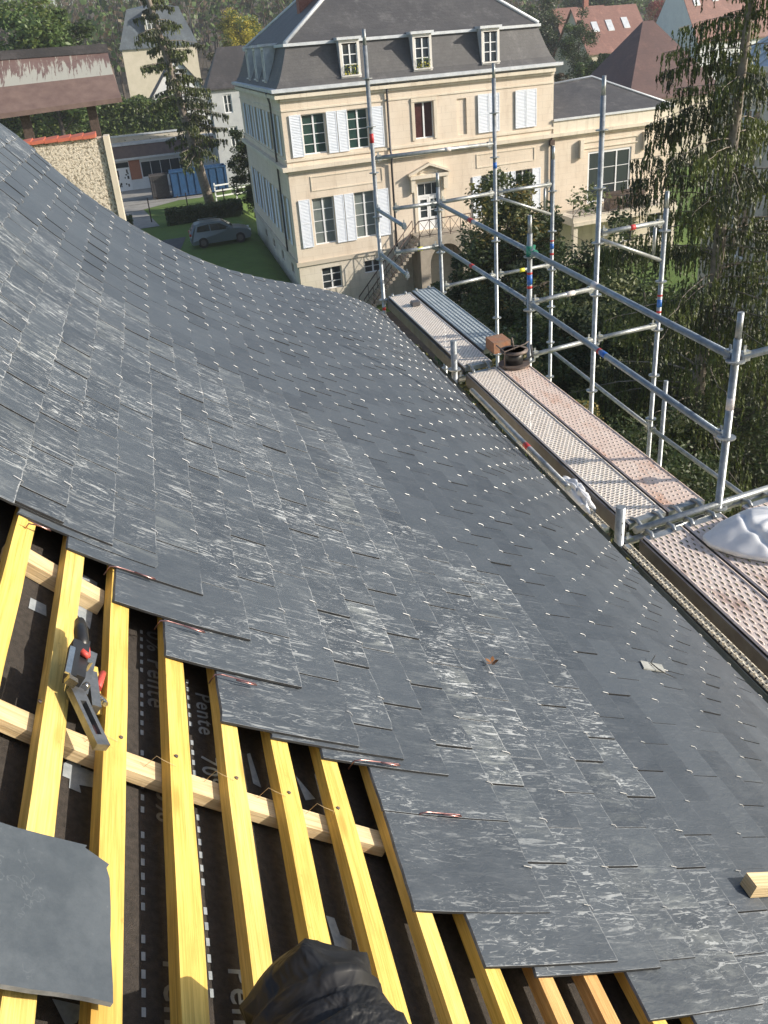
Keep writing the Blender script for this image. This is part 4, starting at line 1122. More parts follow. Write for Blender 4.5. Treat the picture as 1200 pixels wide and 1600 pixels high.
def shutter(par, F, x0, x1, y0, y1, b=.03, m='white_shutter'):
    mb = MB(); mb.box(F, x0, x0 + .05, b, b + .04, y0, y1); mb.box(F, x1 - .05, x1, b, b + .04, y0, y1)
    for y in (y0, (y0 + y1) / 2 - .03, y1 - .06): mb.box(F, x0 + .05, x1 - .05, b, b + .04, y, y + .06)
    n = int((y1 - y0) / .075)
    for i in range(n):
        y = y0 + .05 + i * (y1 - y0 - .1) / n
        mb.hexa([F(x0 + .05, b + .036, y), F(x1 - .05, b + .036, y), F(x1 - .05, b + .006, y + .05), F(x0 + .05, b + .006, y + .05),
                 F(x0 + .05, b + .042, y + .008), F(x1 - .05, b + .042, y + .008), F(x1 - .05, b + .012, y + .058), F(x0 + .05, b + .012, y + .058)])
    mb.face([F(x0 + .05, b + .004, y0), F(x1 - .05, b + .004, y0), F(x1 - .05, b + .004, y1), F(x0 + .05, b + .004, y1)])
    return mb.build('shutter', M[m], par)
# ---------------------------------------------------------------- mansion
CE, CD = 6.716, 48.07
man = thing('mansion', 'pale limestone mansion with grey mansard roof, white shutters and pedimented door', 'mansion', W(CE, CD, GZ))
FF = frame(CE, CD, GZ, E, -D)                # front: a along front, b towards camera
FL = frame(CE, CD, GZ, D, -E)                # left side: a away, b outwards
WA, DP = 16.45, 21.0
fw = MB()
holes = [(1.05, 2.35, 6.55, 8.5), (3.6, 4.8, 6.55, 8.5), (7.55, 8.7, 6.65, 8.5), (1.15, 2.4, 1.9, 4.35), (3.6, 4.85, 1.9, 4.35), (7.45, 8.95, 1.78, 4.4),
         (11.6, 12.7, 2.0, 4.3), (13.9, 15.0, 2.0, 4.3), (1.3, 2.5, -.6, .62), (3.9, 5.0, -.1, .62), (10.15, 10.75, 6.6, 8.45)]
wall_with_holes(fw, FF, 0, WA, 1.0, 9.5, [h for h in holes if h[2] > 1], .25, 0)
wall_with_holes(fw, FF, 0, WA, -2.6, 1.0, [h for h in holes if h[2] < 1], .25, 1, .02)
fw.face([FF(10.15, -.1, 6.6), FF(10.75, -.1, 6.6), FF(10.75, -.1, 8.45), FF(10.15, -.1, 8.45)], 0)
lholes = []
for x in (1.6, 4.2, 7.6, 10.6, 14.0, 17.0):
    lholes += [(x, x + 1.15, 6.55, 8.5), (x, x + 1.15, 1.9, 4.35)]
wall_with_holes(fw, FL, 0, DP, 1.0, 9.5, lholes, .25, 0)
bh = [(2.0, 2.9, 0.1, .65), (6.0, 6.9, .1, .65), (10, 10.9, .15, .65), (14, 14.9, .2, .65)]
wall_with_holes(fw, FL, 0, DP, -2.6, 1.0, bh, .2, 1, .02)
fw.face([FF(WA, 0, -2.6), FF(WA, -DP, -2.6), FF(WA, -DP, 9.5), FF(WA, 0, 9.5)], 0)
fw.face([FF(0, -DP, -2.6), FF(0, -DP, 9.5), FF(WA, -DP, 9.5), FF(WA, -DP, -2.6)], 0)
fw.build('wall', [M['stone'], M['stone_base']], man)
for x0, x1, y0, y1 in lholes:
    window(man, FL, x0, x1, y0, y1, glass='glass_grey', rows=3); shutter(man, FL, x0 - .62, x0 - .03, y0, y1); shutter(man, FL, x1 + .03, x1 + .62, y0, y1)
for x0, x1, y0, y1 in bh: window(man, FL, x0, x1, y0, y1, -.18, 2, 1, m='iron')
window(man, FF, 1.05, 2.35, 6.55, 8.5, glass='glass_green'); window(man, FF, 3.6, 4.8, 6.55, 8.5, glass='glass_green')
window(man, FF, 7.55, 8.7, 6.65, 8.5, glass='glass_red', rows=1)
window(man, FF, 1.15, 2.4, 1.9, 4.35, glass='glass_grey'); window(man, FF, 3.6, 4.85, 1.9, 4.35, glass='glass_grey')
window(man, FF, 11.6, 12.7, 2.0, 4.3); window(man, FF, 13.9, 15.0, 2.0, 4.3)
window(man, FF, 1.3, 2.5, -.6, .62, rows=3); window(man, FF, 3.9, 5.0, -.1, .62, rows=2)
for y0, y1 in ((6.5, 8.52), (1.86, 4.36)):
    for x0, x1 in ((.38, 1.02), (2.42, 2.98), (3.02, 3.58), (4.86, 5.66)): shutter(man, FF, x0, x1, y0, y1)
for x0, x1 in ((11.45, 12.13), (12.15, 12.83), (13.88, 14.57), (14.59, 15.28)): shutter(man, FF, x0, x1, 6.57, 8.55, .05)
for x0, x1 in ((11.0, 11.57), (12.73, 13.28), (13.35, 13.87), (15.03, 15.6)): shutter(man, FF, x0, x1, 2.0, 4.3)
# trim
tr = MB()
def trim(F, L, y0, y1, p, a0=0.0):
    tr.box(F, a0, L, .004, p, y0, y1)
for F, L in ((FF, WA), (FL, DP)):
    trim(F, L + .0, .90, 1.12, .10); trim(F, L, 5.72, 5.86, .10); trim(F, L, 5.86, 6.06, .30); trim(F, L, 6.30, 6.42, .08)
    trim(F, L, 8.72, 8.80, .05); trim(F, L, 9.18, 9.32, .12); trim(F, L, 9.32, 9.5, .28)
tr.box(FF, -.30, .0, .0, .30, 5.862, 6.058); tr.box(FF, -.28, .0, .0, .28, 9.322, 9.498); tr.box(FF, -.10, 0, 0, .10, .902, 1.118)
for (x0, x1, y0, y1) in ((7.55, 8.7, 6.65, 8.5), (7.45, 8.95, 1.78, 4.4)):
    tr.box(FF, x0 - .2, x0 - .01, .004, .06, y0 - .05, y1); tr.box(FF, x1 + .01, x1 + .2, .004, .06, y0 - .05, y1); tr.box(FF, x0 - .2, x1 + .2, .004, .08, y1 + .01, y1 + .2)
for x0, x1 in ((1.2, 5.4), (11.3, 15.2)):
    for (p0, p1, q0, q1) in ((x0, x1, 5.42, 5.47), (x0, x1, 4.72, 4.77), (x0, x0 + .05, 4.77, 5.42), (x1 - .05, x1, 4.77, 5.42)): tr.box(FF, p0, p1, .004, .035, q0, q1)
tr.build('cornice', M['stone_trim'], man)
pd = MB()
pd.box(FF, 7.0, 9.4, .0, .34, 4.62, 4.80)
pd.box(FF, 7.05, 7.32, .0, .26, 3.95, 4.62); pd.box(FF, 9.08, 9.35, .0, .26, 3.95, 4.62)
for sg in (-1, 1):
    x_ = 8.2; pd.hexa([FF(x_, 0, 5.28), FF(x_ + sg * 1.3, 0, 4.80), FF(x_ + sg * 1.3, .38, 4.80), FF(x_, .38, 5.28), FF(x_, 0, 5.42), FF(x_ + sg * 1.3, 0, 4.93), FF(x_ + sg * 1.3, .38, 4.93), FF(x_, .38, 5.42)])
pd.face([FF(7.1, .06, 4.8), FF(9.3, .06, 4.8), FF(8.2, .06, 5.3)])
for i in range(9): pd.disc(FF(7.7 + i * .125, .10, 4.93 + .12 * math.sin(i * .4)), .07, .09, 8, 0, -D)
pd.build('pediment', M['stone_trim'], man)
# door
dr = MB()
dr.box(FF, 7.45, 7.55, -.22, -.14, 1.78, 4.4); dr.box(FF, 8.85, 8.95, -.22, -.14, 1.78, 4.4); dr.box(FF, 7.55, 8.85, -.22, -.14, 3.55, 3.68); dr.box(FF, 7.55, 8.85, -.22, -.14, 4.28, 4.4)
for x0, x1 in ((7.56, 8.19), (8.21, 8.84)):
    dr.box(FF, x0, x0 + .1, -.22, -.15, 1.78, 3.55); dr.box(FF, x1 - .1, x1, -.22, -.15, 1.78, 3.55); dr.box(FF, x0 + .1, x1 - .1, -.22, -.15, 1.78, 2.45)
    dr.box(FF, x0 + .1, x1 - .1, -.215, -.16, 3.42, 3.55)
    for y in (2.82, 3.15): dr.box(FF, x0 + .1, x1 - .1, -.21, -.17, y, y + .03)
for x in (7.97, 8.41): dr.box(FF, x, x + .03, -.21, -.17, 3.68, 4.28)
dro = dr.build('door', M['white'], man)
g = MB(); g.face([FF(7.5, -.205, 2.4), FF(8.9, -.205, 2.4), FF(8.9, -.205, 4.35), FF(7.5, -.205, 4.35)]); g.build('pane', M['glass'], dro)
# landing, stairs, railings
st = MB()
st.box(FF, 6.9, 10.2, .02, 1.9, 1.45, 1.72)
st.box(FF, 6.9, 7.5, .02, 1.9, -2.4, 1.45); st.box(FF, 9.6, 10.2, .02, 1.9, -2.4, 1.45)
for i in range(12):                           # arch ring
    a0 = math.pi * i / 12; a1 = math.pi * (i + 1) / 12; cx_ = 8.55; r_ = 1.05; zc = .2
    st.hexa([FF(cx_ + r_ * math.cos(a0), 1.7, zc + r_ * math.sin(a0)), FF(cx_ + r_ * math.cos(a1), 1.7, zc + r_ * math.sin(a1)), FF(cx_ + r_ * math.cos(a1), 1.9, zc + r_ * math.sin(a1)), FF(cx_ + r_ * math.cos(a0), 1.9, zc + r_ * math.sin(a0)),
             FF(cx_ + r_ * math.cos(a0), 1.7, 1.45), FF(cx_ + r_ * math.cos(a1), 1.7, 1.45), FF(cx_ + r_ * math.cos(a1), 1.9, 1.45), FF(cx_ + r_ * math.cos(a0), 1.9, 1.45)])
ns_ = 20
for i in range(ns_):
    x = 6.9 - .18 * i; z_ = 1.72 - .185 * (i + 1)
    st.box(FF, x - .18, x, .5, 1.85, z_ - .16, z_)
st.build('steps', M['stone_steps'], man)
rl = MB()
def rail(x0, z0, x1, z1, b, n):
    rl.tube([FF(x0, b, z0 + .95), FF(x1, b, z1 + .95)], .03, 6); rl.tube([FF(x0, b, z0 + .12), FF(x1, b, z1 + .12)], .018, 6)
    for i in range(n + 1):
        f = i / n; x = x0 + (x1 - x0) * f; z = z0 + (z1 - z0) * f; rl.tube([FF(x, b, z), FF(x, b, z + .95)], .02, 6)
        if i < n and z0 == z1:
            x2 = x0 + (x1 - x0) * (i + 1) / n; z2 = z0 + (z1 - z0) * (i + 1) / n
            rl.tube([FF(x, b, z + .12), FF(x2, b, z2 + .95)], .014, 5); rl.tube([FF(x, b, z + .95), FF(x2, b, z2 + .12)], .014, 5)
rail(6.9, 1.72, 3.3, -2.0, 1.85, 6); rail(6.9, 1.72, 10.15, 1.72, 1.85, 5); rail(6.9, 1.55, 3.3, -2.15, .5, 6)
rl.build('railing', M['iron'], man)
# roof
GUT = 9.62
def mans(F, x0, x1): pass
g0 = MB()
ov = .42; ins = .75; BH = 11.62
def ringp(o, h): return [FF(-o, o, h), FF(WA + o, o, h), FF(WA + o, -DP - o, h), FF(-o, -DP - o, h)]
r0 = ringp(ov, GUT); r0b = ringp(ov, GUT + .16); r1 = ringp(.12, GUT + .17); r2 = ringp(-ins, BH); r3 = ringp(-ins + .14, BH + .02); r3b = ringp(-ins + .14, BH + .16); 
gt = MB()
for i in range(4):
    j = (i + 1) % 4
    gt.face([r0[i], r0[j], r0b[j], r0b[i]]); gt.face([r0b[i], r0b[j], r1[j], r1[i]]); gt.face([r0[j], r0[i], ringp(0, 9.5)[i], ringp(0, 9.5)[j]])
gt.build('gutter', M['zinc_pale'], man)
ms = MB()
for i in range(4):
    j = (i + 1) % 4; nseg = 6; prev = (r1[i], r1[j])
    for k in range(1, nseg + 1):
        f = k / nseg; o_ = .12 + (-ins - .12) * (f ** .75); h_ = GUT + .17 + (BH - GUT - .17) * f; q = ringp(o_, h_)
        ms.face([prev[0], prev[1], q[j], q[i]], 0); prev = (q[i], q[j])
RH = 17.0; m_ = (WA) / 2; ra = FF(m_, -m_ + .5, RH); rb = FF(m_, -DP + m_ - .5, RH)
q = ringp(-ins + .02, BH + .15)
ms.face([q[0], q[1], ra]); ms.face([q[1], q[2], rb, ra]); ms.face([q[2], q[3], rb]); ms.face([q[3], q[0], ra, rb])
ms.build('roof', M['roof_old'], man)
zt = MB()
for i in range(4):
    j = (i + 1) % 4; zt.face([r2[i], r2[j], r3[j], r3[i]]); zt.face([r3[i], r3[j], r3b[j], r3b[i]]); zt.face([r3b[i], r3b[j], q[j], q[i]])
for a_, b_ in ((q[0], ra), (q[1], ra), (ra, rb), (q[2], rb), (q[3], rb)): zt.tube([a_ + UP * .03, b_ + UP * .03], .11, 8)
zt.build('roof_trim', M['zinc_pale'], man)
def dormer(F, x, flowers=False):
    w_ = .56; y0 = GUT + .18; y1 = BH + .12; b0 = -.02; bk = -1.1
    mb = MB(); wall_with_holes(mb, F, x - w_, x + w_, y0, y1, [(x - .42, x + .42, y0 + .30, y1 - .16)], .1, 0, b0)
    mb.face([F(x - w_, b0, y0), F(x - w_, b0, y1), F(x - w_, bk, y1), F(x - w_, bk, y0)], 1); mb.face([F(x + w_, b0, y0), F(x + w_, bk, y0), F(x + w_, bk, y1), F(x + w_, b0, y1)], 1)
    mb.box(F, x - w_ - .12, x + w_ + .12, bk, b0 + .14, y1, y1 + .13, 1)
    mb.box(F, x - w_, x + w_, b0, b0 + .12, y0 + .26, y0 + .33, 0)
    o = mb.build('dormer', [M['dormer_paint'], M['zinc_pale']], man)
    g_ = MB(); 
    for yy in (1, 2): 
        y = y0 + .35 + (y1 - .22 - y0 - .35) * yy / 3; g_.box(F, x - .42, x + .42, b0 - .09, b0 - .05, y - .02, y + .02)
    for xx, ww in ((x - .40, .03), (x, .04), (x + .40, .03)): g_.box(F, xx - ww, xx + ww, b0 - .09, b0 - .04, y0 + .35, y1 - .22)
    g_.build('window_frame', M['white'], o)
    h_ = MB(); h_.face([F(x - .42, b0 - .095, y0 + .35), F(x + .42, b0 - .095, y0 + .35), F(x + .42, b0 - .095, y1 - .22), F(x - .42, b0 - .095, y1 - .22)]); h_.build('pane', M['glass'], o)
    if flowers:
        fb = MB(); 
        for i in range(160):
            p = F(x + R.uniform(-.4, .4), b0 + R.uniform(.02, .2), y0 + .36 + R.random() ** 1.5 * .5); s_ = .05
            v1 = Vector((R.uniform(-1, 1), R.uniform(-1, 1), R.uniform(-1, 1))) * s_; v2 = Vector((R.uniform(-1, 1), R.uniform(-1, 1), R.uniform(-1, 1))) * s_
            fb.face([p, p + v1, p + v1 + v2, p + v2], 1 if R.random() < .3 else 0)
        tag(fb.build('window_box_flowers', [M['lf_green'], M['flower']]), 'yellow flowers and greenery in the sill of the %s front dormer' % flowers, 'flowers')
dormer(FF, 4.05, 'left'); dormer(FF, 8.2, 'middle'); dormer(FF, 12.35)
for x in (5.0, 9.0, 13.0): dormer(FL, x)
ch = MB(); c0 = FF(3.4, -8.6, 0); Fc = frame(0, 0, 0, E, D)
cc = FF(3.6, -8.2, 12.0); Fc = lambda a, b, c: cc + E * a + D * b + UP * c
ch.box(Fc, -.7, .7, -.45, .45, 0, 5.2, 0); ch.box(Fc, -.8, .8, -.55, .55, 4.6, 4.8, 0)
ch.build('chimney', M['brickwall'], man)
dp = MB(); dp.tube([FF(6.0, .25, 9.6), FF(5.95, .12, 9.1), FF(5.95, .12, 6.2), FF(5.95, .4, 5.95), FF(5.95, .14, 5.6), FF(5.95, .14, .8)], .06, 8)
dp.build('downpipe', M['galv_dark'], man); dp = MB(); dp.tube([FL(3.0, .3, 9.6), FL(3.2, .12, 9.0), FL(3.2, .12, 1.2)], .055, 8); dp.build('downpipe', M['galv_dark'], man)
dp = MB(); dp.tube([FF(16.3, .14, 6.0), FF(16.3, .14, 0)], .07, 8); dp.box(FF, 16.15, 16.45, .05, .3, 5.45, 5.72); dp.build('downpipe', M['iron'], man)
# ---------------------------------------------------------------- annex
anx = thing('annex', 'single storey limestone wing with shallow slate roof and balcony right of the mansion', 'building', W(CE, CD, GZ) + E * 17)
AW = 25.2
aw = MB(); wall_with_holes(aw, FF, WA + .01, AW, 1.6, 6.6, [(19.0, 22.2, 1.75, 4.75)], .3, 0, -.02)
wall_with_holes(aw, FF, WA + .01, AW, -2.6, 1.6, [(21.3, 22.7, -1.0, 1.0), (24, 25, -1, 1)], .3, 1, -.01)
aw.face([FF(AW, 0, -2.6), FF(AW, -9, -2.6), FF(AW, -9, 6.6), FF(AW, 0, 6.6)]); aw.build('wall', [M['stone'], M['stone_base']], anx)
tr = MB(); trim(FF, AW, 5.72, 5.86, .10, WA); trim(FF, AW, 5.86, 6.04, .28, WA); trim(FF, AW, 6.04, 6.75, .06, WA); trim(FF, AW, 1.42, 1.62, .12, WA)
for x in (18.3, 23.0): tr.box(FF, x, x + .25, .0, .25, 4.5, 5.5)
for (p0, p1, q0, q1) in ((18.6, 22.6, 5.3, 5.36), (18.6, 22.6, 4.95, 5.0)): tr.box(FF, p0, p1, .0, .05, q0, q1)
tr.build('cornice', M['stone_trim'], anx)
ar = MB()
ar.face([FF(WA, .05, 6.76), FF(AW, .05, 6.76), FF(AW - 4, -4, 8.6), FF(WA, -4, 8.3)]); ar.face([FF(WA, -4, 8.3), FF(AW - 4, -4, 8.6), FF(AW, -9, 6.76), FF(WA, -9, 6.76)]); ar.face([FF(AW, .05, 6.76), FF(AW, -9, 6.76), FF(AW - 4, -4, 8.6)])
ar.build('roof', M['roof_old'], anx)
zt = MB(); zt.tube([FF(WA, -4, 8.33), FF(AW - 4, -4, 8.63), FF(AW, .05, 6.8)], .08, 6); zt.box(FF, WA, AW, .05, .16, 6.7, 6.82); zt.build('roof_trim', M['zinc_pale'], anx)
window(anx, FF, 19.0, 20.0, 1.75, 4.75, -.12, 1, 3, fr=.12, glass='glass'); window(anx, FF, 20.05, 22.2, 1.75, 4.75, -.12, 2, 3, fr=.14, glass='glass')
window(anx, FF, 21.3, 22.7, -1.0, 1.0, -.25, 2, 1); window(anx, FF, 24, 25, -1.0, 1.0, -.25, 2, 1)
bl = MB(); bl.box(FF, WA + .4, 24.5, .02, 2.3, 1.25, 1.5); bl.box(FF, WA + .4, 24.5, .02, 2.4, 1.05, 1.25)
for x in (WA + .5, 20.0, 24.2): bl.box(FF, x, x + .3, 1.9, 2.2, -2.5, 1.05)
bl.build('balcony', M['stone_base'], anx)
rl = MB(); rail(WA + .4, 1.5, 24.4, 1.5, 2.25, 9); rl.build('balcony_railing', M['iron'], anx)
for i, (x, lab) in enumerate(((19.6, 'dark grey cabinet on the annex balcony, left of the pair'), (21.0, 'dark grey cabinet on the annex balcony, right of the pair'))):
    mb = MB(); Fq = lambda a, b, c: FF(x + a, 1.2 + b, 1.5 + c)
    mb.box(Fq, 0, 1.2, 0, .7, .05, .95, 0); mb.box(Fq, -.03, 1.23, -.03, .73, .95, 1.0, 1)
    for k in range(2): mb.box(Fq, .05 + k * .56, .56 + k * .56, .7, .715, .12, .88, 1)
    tag(mb.build('cabinet', [M['galv_dark'], M['iron']]), lab, 'cabinet', 'cabinets on the balcony')
# ---------------------------------------------------------------- foliage
def leafcloud(mb, c, rx, rz, n, size, mats, rr, aspect=.5, flat=0):
    for i in range(n):
        v = Vector((rr.gauss(0, 1), rr.gauss(0, 1), rr.gauss(0, 1)));
        if v.length < 1e-3: continue
        v = v.normalized() * (rr.random() ** .45)
        p = c + Vector((v.x * rx, v.y * rx, v.z * rz)); s_ = size * rr.uniform(.6, 1.3)
        a = Vector((rr.gauss(0, 1), rr.gauss(0, 1), rr.gauss(0, .6))).normalized() * s_
        b_ = a.cross(Vector((rr.gauss(0, 1), rr.gauss(0, 1), rr.gauss(0, 1)))).normalized() * s_ * aspect
        mb.face([p - a, p - b_ * .9, p + a, p + b_ * .9], rr.choice(mats))
def branchy(mb, base, top, r0, n, spread, rr, m=0):
    pts = [base + (top - base) * (i / 8) + Vector((rr.uniform(-1, 1), rr.uniform(-1, 1), 0)) * r0 * .8 * (i > 0) for i in range(9)]
    mb.tube(pts, [r0 * (1 - .85 * i / 8) for i in range(9)], 8, m)
    H = (top - base).length
    for i in range(n):
        f = rr.uniform(.25, .95); p = base + (top - base) * f; a = rr.uniform(0, 6.283); L = spread * rr.uniform(.5, 1) * (1.1 - f * .6)
        q = p + Vector((math.cos(a) * L, math.sin(a) * L, L * rr.uniform(.3, .9))); mid = p.lerp(q, .5) + UP * L * .08
        mb.tube([p, mid, q], [r0 * .32 * (1.15 - f), r0 * .2 * (1.15 - f), r0 * .05], 5, m, False)
def tree(name, label, cat, e, d, z0, h, rx, rz, nclump, nleaf, size, mats, seed, bark='bark_dark', trunk_r=.25, group=None, low=.35, clr=.30):
    rr = random.Random(seed); base = W(e, d, z0); t_ = thing(name, label, cat, base, group)
    tm = MB(); branchy(tm, base, base + UP * h * .92, trunk_r, 22, rx * .9, rr); tm.build('trunk', M[bark], t_)
    cr = MB(); cc_ = base + UP * (h - rz)
    for i in range(nclump):
        v = Vector((rr.gauss(0, 1), rr.gauss(0, 1), rr.gauss(0, 1))).normalized() * (rr.uniform(.45, 1.0))
        wob = 1 + .25 * noise.noise(v * 1.7 + Vector((seed, 0, 0)))
        c = cc_ + Vector((v.x * rx, v.y * rx, v.z * rz)) * wob
        if c.z < base.z + h * .06: continue
        cr_ = rx * clr * rr.uniform(.6, 1.25); ms_ = mats[:]; 
        pick = [rr.choice(range(len(mats)))] * 2 + [0]
        leafcloud(cr, c, cr_, cr_ * .8, nleaf, size, pick, rr)
    cr.build('crown', [M[m] for m in mats], t_)
    return t_
def pend_conifer(name, label, e, d, z0, h, rmax, seed, nbr, tw, mats, bark='bark', lean=0.0, hmin=.12, tr=.3, size=.12, lobe=None):
    """spruce-like: upswept-tipped branches hung with drooping needle twigs"""
    rr = random.Random(seed); base = W(e, d, z0); t_ = thing(name, label, 'tree', base)
    top = base + UP * h + E * lean * h
    tm = MB(); N_ = 14
    ax = lambda f: base.lerp(top, f) + E * math.sin(f * 5 + seed) * .12
    tm.tube([ax(i / N_) for i in range(N_ + 1)], [tr * (1 - .9 * i / N_) + .01 for i in range(N_ + 1)], 10)
    cr = MB()
    for i in range(nbr):
        f = hmin + (1 - hmin) * ((i + rr.random()) / nbr); p0 = ax(f); a = rr.uniform(0, 6.283)
        L = rmax * (1 - f) ** .62 * rr.uniform(.55, 1.1) + .25
        if lobe: L *= .7 + .5 * noise.noise(Vector((f * 6, a, seed)))+.15
        dr_ = Vector((math.cos(a), math.sin(a), 0)); pts = []; K = 7
        dip = rr.uniform(.16, .34)
        for k in range(K + 1):
            x = k / K; pts.append(p0 + dr_ * L * x + UP * (L * (.22 * x - dip * 2.0 * x * x + .75 * dip * x ** 3)) + Vector((rr.uniform(-1, 1), rr.uniform(-1, 1), 0)) * .05 * L * x)
        tm.tube(pts, [max(.006, tr * .16 * (1 - x / (K + 1)) * (1.1 - f)) for x in range(K + 1)], 5, 0, False)
        nt = int(tw * L / rmax) + 5
        mi = rr.choice([0, 0, 1])
        for j in range(nt):
            x = rr.random() ** .75; seg = min(K - 1, int(x * K)); q = pts[seg].lerp(pts[seg + 1], x * K - seg)
            side = dr_.cross(UP) * rr.uniform(-1, 1) * (.30 * L * (1 - x * .6)); q = q + side - UP * abs(side.length) * .25
            hang = (rr.uniform(.08, .75) if rr.random() < .45 else rr.uniform(.05, .28)) * min(1.0, .30 * L + .25); m2 = mi if rr.random() < .8 else 1 - mi
            ns = max(2, int(hang / (size * .8))); w_ = Vector((rr.uniform(-.5, .5), rr.uniform(-.5, .5), 0)) * .3
            for k in range(ns):
                c = q - UP * hang * k / ns + w_ * (k / ns) * hang
                for _ in range(2):
                    aa = rr.uniform(0, 6.283); s_ = size * rr.uniform(.7, 1.4)
                    v1 = Vector((math.cos(aa) * .45, math.sin(aa) * .45, -1)).normalized() * s_; v2 = Vector((-math.sin(aa), math.cos(aa), rr.uniform(-.4, .4))) * s_ * .28
                    cr.face([c - v1 * .4, c - v2 + v1 * .3, c + v1, c + v2 + v1 * .3], m2)
    tm.build('trunk', M[bark], t_); cr.build('crown', [M[m] for m in mats], t_)
    return t_
# big spruce at the right, near
pb = at_d(1068, 470, 15.5)
zb = gh(10, 20)
pend_conifer('spruce', 'tall near spruce with drooping green twigs at the right edge beyond the guardrail', pb.x + .45, 15.5, zb, 17.5, 3.6, 11, 160, 200, ['lf_spruce', 'lf_spruce2'], 'bark', .035, .04, .22, .06)
# conifer on the lawn
pc = at_z(332, 322, GZ)
pend_conifer('conifer', 'tall thin conifer with a bare pale lower trunk behind the car', pc.x, pc.y, GZ, 25.5, 4.4, 5, 120, 95, ['lf_spruce', 'lf_spruce2'], 'bark', -.165, .16, .42, .19, lobe=True)
# broadleaf evergreens below the scaffold
def ctree(px, py, d, rx, rz, seed, label, mats, nc=95, nl=150, size=.085, name='evergreen_tree', low=None, grp=None):
    t = at_d(px, py, d); z0 = gh(t.x, d); h = t.z - z0
    return tree(name, label, 'tree', t.x, d, z0, h, rx, rz, nc, nl, size, mats, seed, trunk_r=.16, group=grp)
ctree(800, 258, 31, 2.15, 4.4, 21, 'glossy dark evergreen tree in front of the mansion right of the door', ['lf_laurel', 'lf_laurel2', 'lf_laurel', 'lf_ginger'], 130, 210, .10)
ctree(930, 325, 24, 2.2, 3.8, 22, 'leafy dark tree behind the tallest scaffold post below the annex balcony', ['lf_laurel', 'lf_laurel2', 'lf_dark'], 130, 230, .08)
ctree(1010, 420, 19, 1.9, 2.9, 23, 'dense evergreen shrub left of the near spruce trunk', ['lf_laurel', 'lf_laurel2', 'lf_dark'], 110, 230, .07)
ctree(870, 470, 21, 1.9, 2.6, 24, 'dark low evergreen between the scaffold posts', ['lf_dark', 'lf_laurel'], 90, 220, .08)
ctree(735, 380, 34, 1.5, 3.0, 25, 'dark shrub at the foot of the mansion steps', ['lf_dark', 'lf_laurel'], 60, 180, .10, name='shrub')
ctree(1150, 560, 15, 2.0, 2.6, 26, 'shaded evergreen shrub under the spruce at the right edge', ['lf_dark', 'lf_spruce2'], 90, 200, .06, name='shrub')
ctree(1030, 640, 12, 1.5, 2.2, 27, 'dark shrub seen just past the pink deck plank', ['lf_dark', 'lf_spruce2'], 80, 180, .05, name='shrub')
ctree(770, 490, 17.5, 1.3, 2.0, 28, 'shrub with yellowing leaf tips behind the terracotta block', ['lf_dark', 'lf_ginger', 'lf_dark'], 60, 150, .07, name='shrub')
ctree(850, 590, 13, 1.3, 2.0, 29, 'shrub with withering tips just beyond the middle guardrail', ['lf_dark', 'lf_dark', 'lf_ginger'], 60, 150, .05, name='shrub')
# ---------------------------------------------------------------- left side, middle distance
wl = thing('pebbledash_wall', 'rough cream pebbledash wall topped with orange coping tiles beyond the slate roof', 'wall', W(-4.2, 18, GZ))
tl = at_d(45, 232, 18); trp = at_d(160, 210, 18); 
mb = MB(); a0, a1 = tl.x - 1.5, trp.x; zt_ = (tl.z + trp.z) / 2
Fw = lambda a, b, c: W(a, 18 + b, c)
mb.box(Fw, a0, a1, 0, .35, -13.5, zt_); mb.build('masonry', M['pebble'], wl)
mb = MB(); mb.box(Fw, a1 + .001, a1 + .10, -.06, .40, -13.5, zt_ + .02); mb.build('edge_render', M['cream_wall'], wl)
mb = MB(); n = 9
for i in range(n):
    x0 = a1 - .12 - (i + 1) * .22; mb.hexa([Fw(x0, -.06, zt_), Fw(x0 + .215, -.06, zt_ + .01), Fw(x0 + .215, .42, zt_ + .01), Fw(x0, .42, zt_), Fw(x0, -.06, zt_ + .05), Fw(x0 + .215, -.06, zt_ + .07), Fw(x0 + .215, .42, zt_ + .09), Fw(x0, .42, zt_ + .07)])
mb.build('coping_tiles', M['tile_coping'], wl)
# shed with brown roof
sd = thing('open_shed', 'long open shed with a rusty brown roof streaked by pale lichen', 'shed', W(-11, 42, GZ))
dS = 42
def pp(u, v, d): q = at_d(u, v, d); return W(q.x, d, q.z), q
tA, qa = pp(-60, 96, dS + 4.4); tB, qb = pp(168, 80, dS + 4.4); mA, qc = pp(-60, 143, dS + 1.3); mB_, qd = pp(177, 116, dS + 1.3); bA, qe = pp(-60, 186, dS); bB, qf = pp(190, 152, dS)
LL = (tB - tA).length
mb = MB(); mb.face([tA, tB, mB_, mA][::-1], 0, [(0, 1), (LL, 1), (LL, 0), (0, 0)][::-1]); mb.face([mA, mB_, bB, bA][::-1], 1)
dn = UP * -.18
mb.face([tA + dn, tB + dn, bB + dn, bA + dn], 1); mb.face([bA, bB, bB + dn, bA + dn], 1); mb.face([tB, mB_, bB, bB + dn, tB + dn], 1)
tA2, tB2 = tA + D * 3 - UP * 1.6, tB + D * 3 - UP * 1.6; mb.face([tA, tB, tB2, tA2], 1)
mb.build('roof', [M['moss_roof'], M['brown_roof']], sd)
mb = MB(); mb.bar(tA + UP * .12, tB + UP * .12, .5, .35); mb.build('ridge_cap', M['roof_dark'], sd)
for u, v in ((38, 178), (142, 165)):
    q = at_d(u, v, dS + .8); mb = MB(); mb.box(lambda a, b, c: W(q.x + a, q.y + b, c), -.18, .18, -.18, .18, GZ, q.z + .3); mb.build('post', M['iron'], sd)
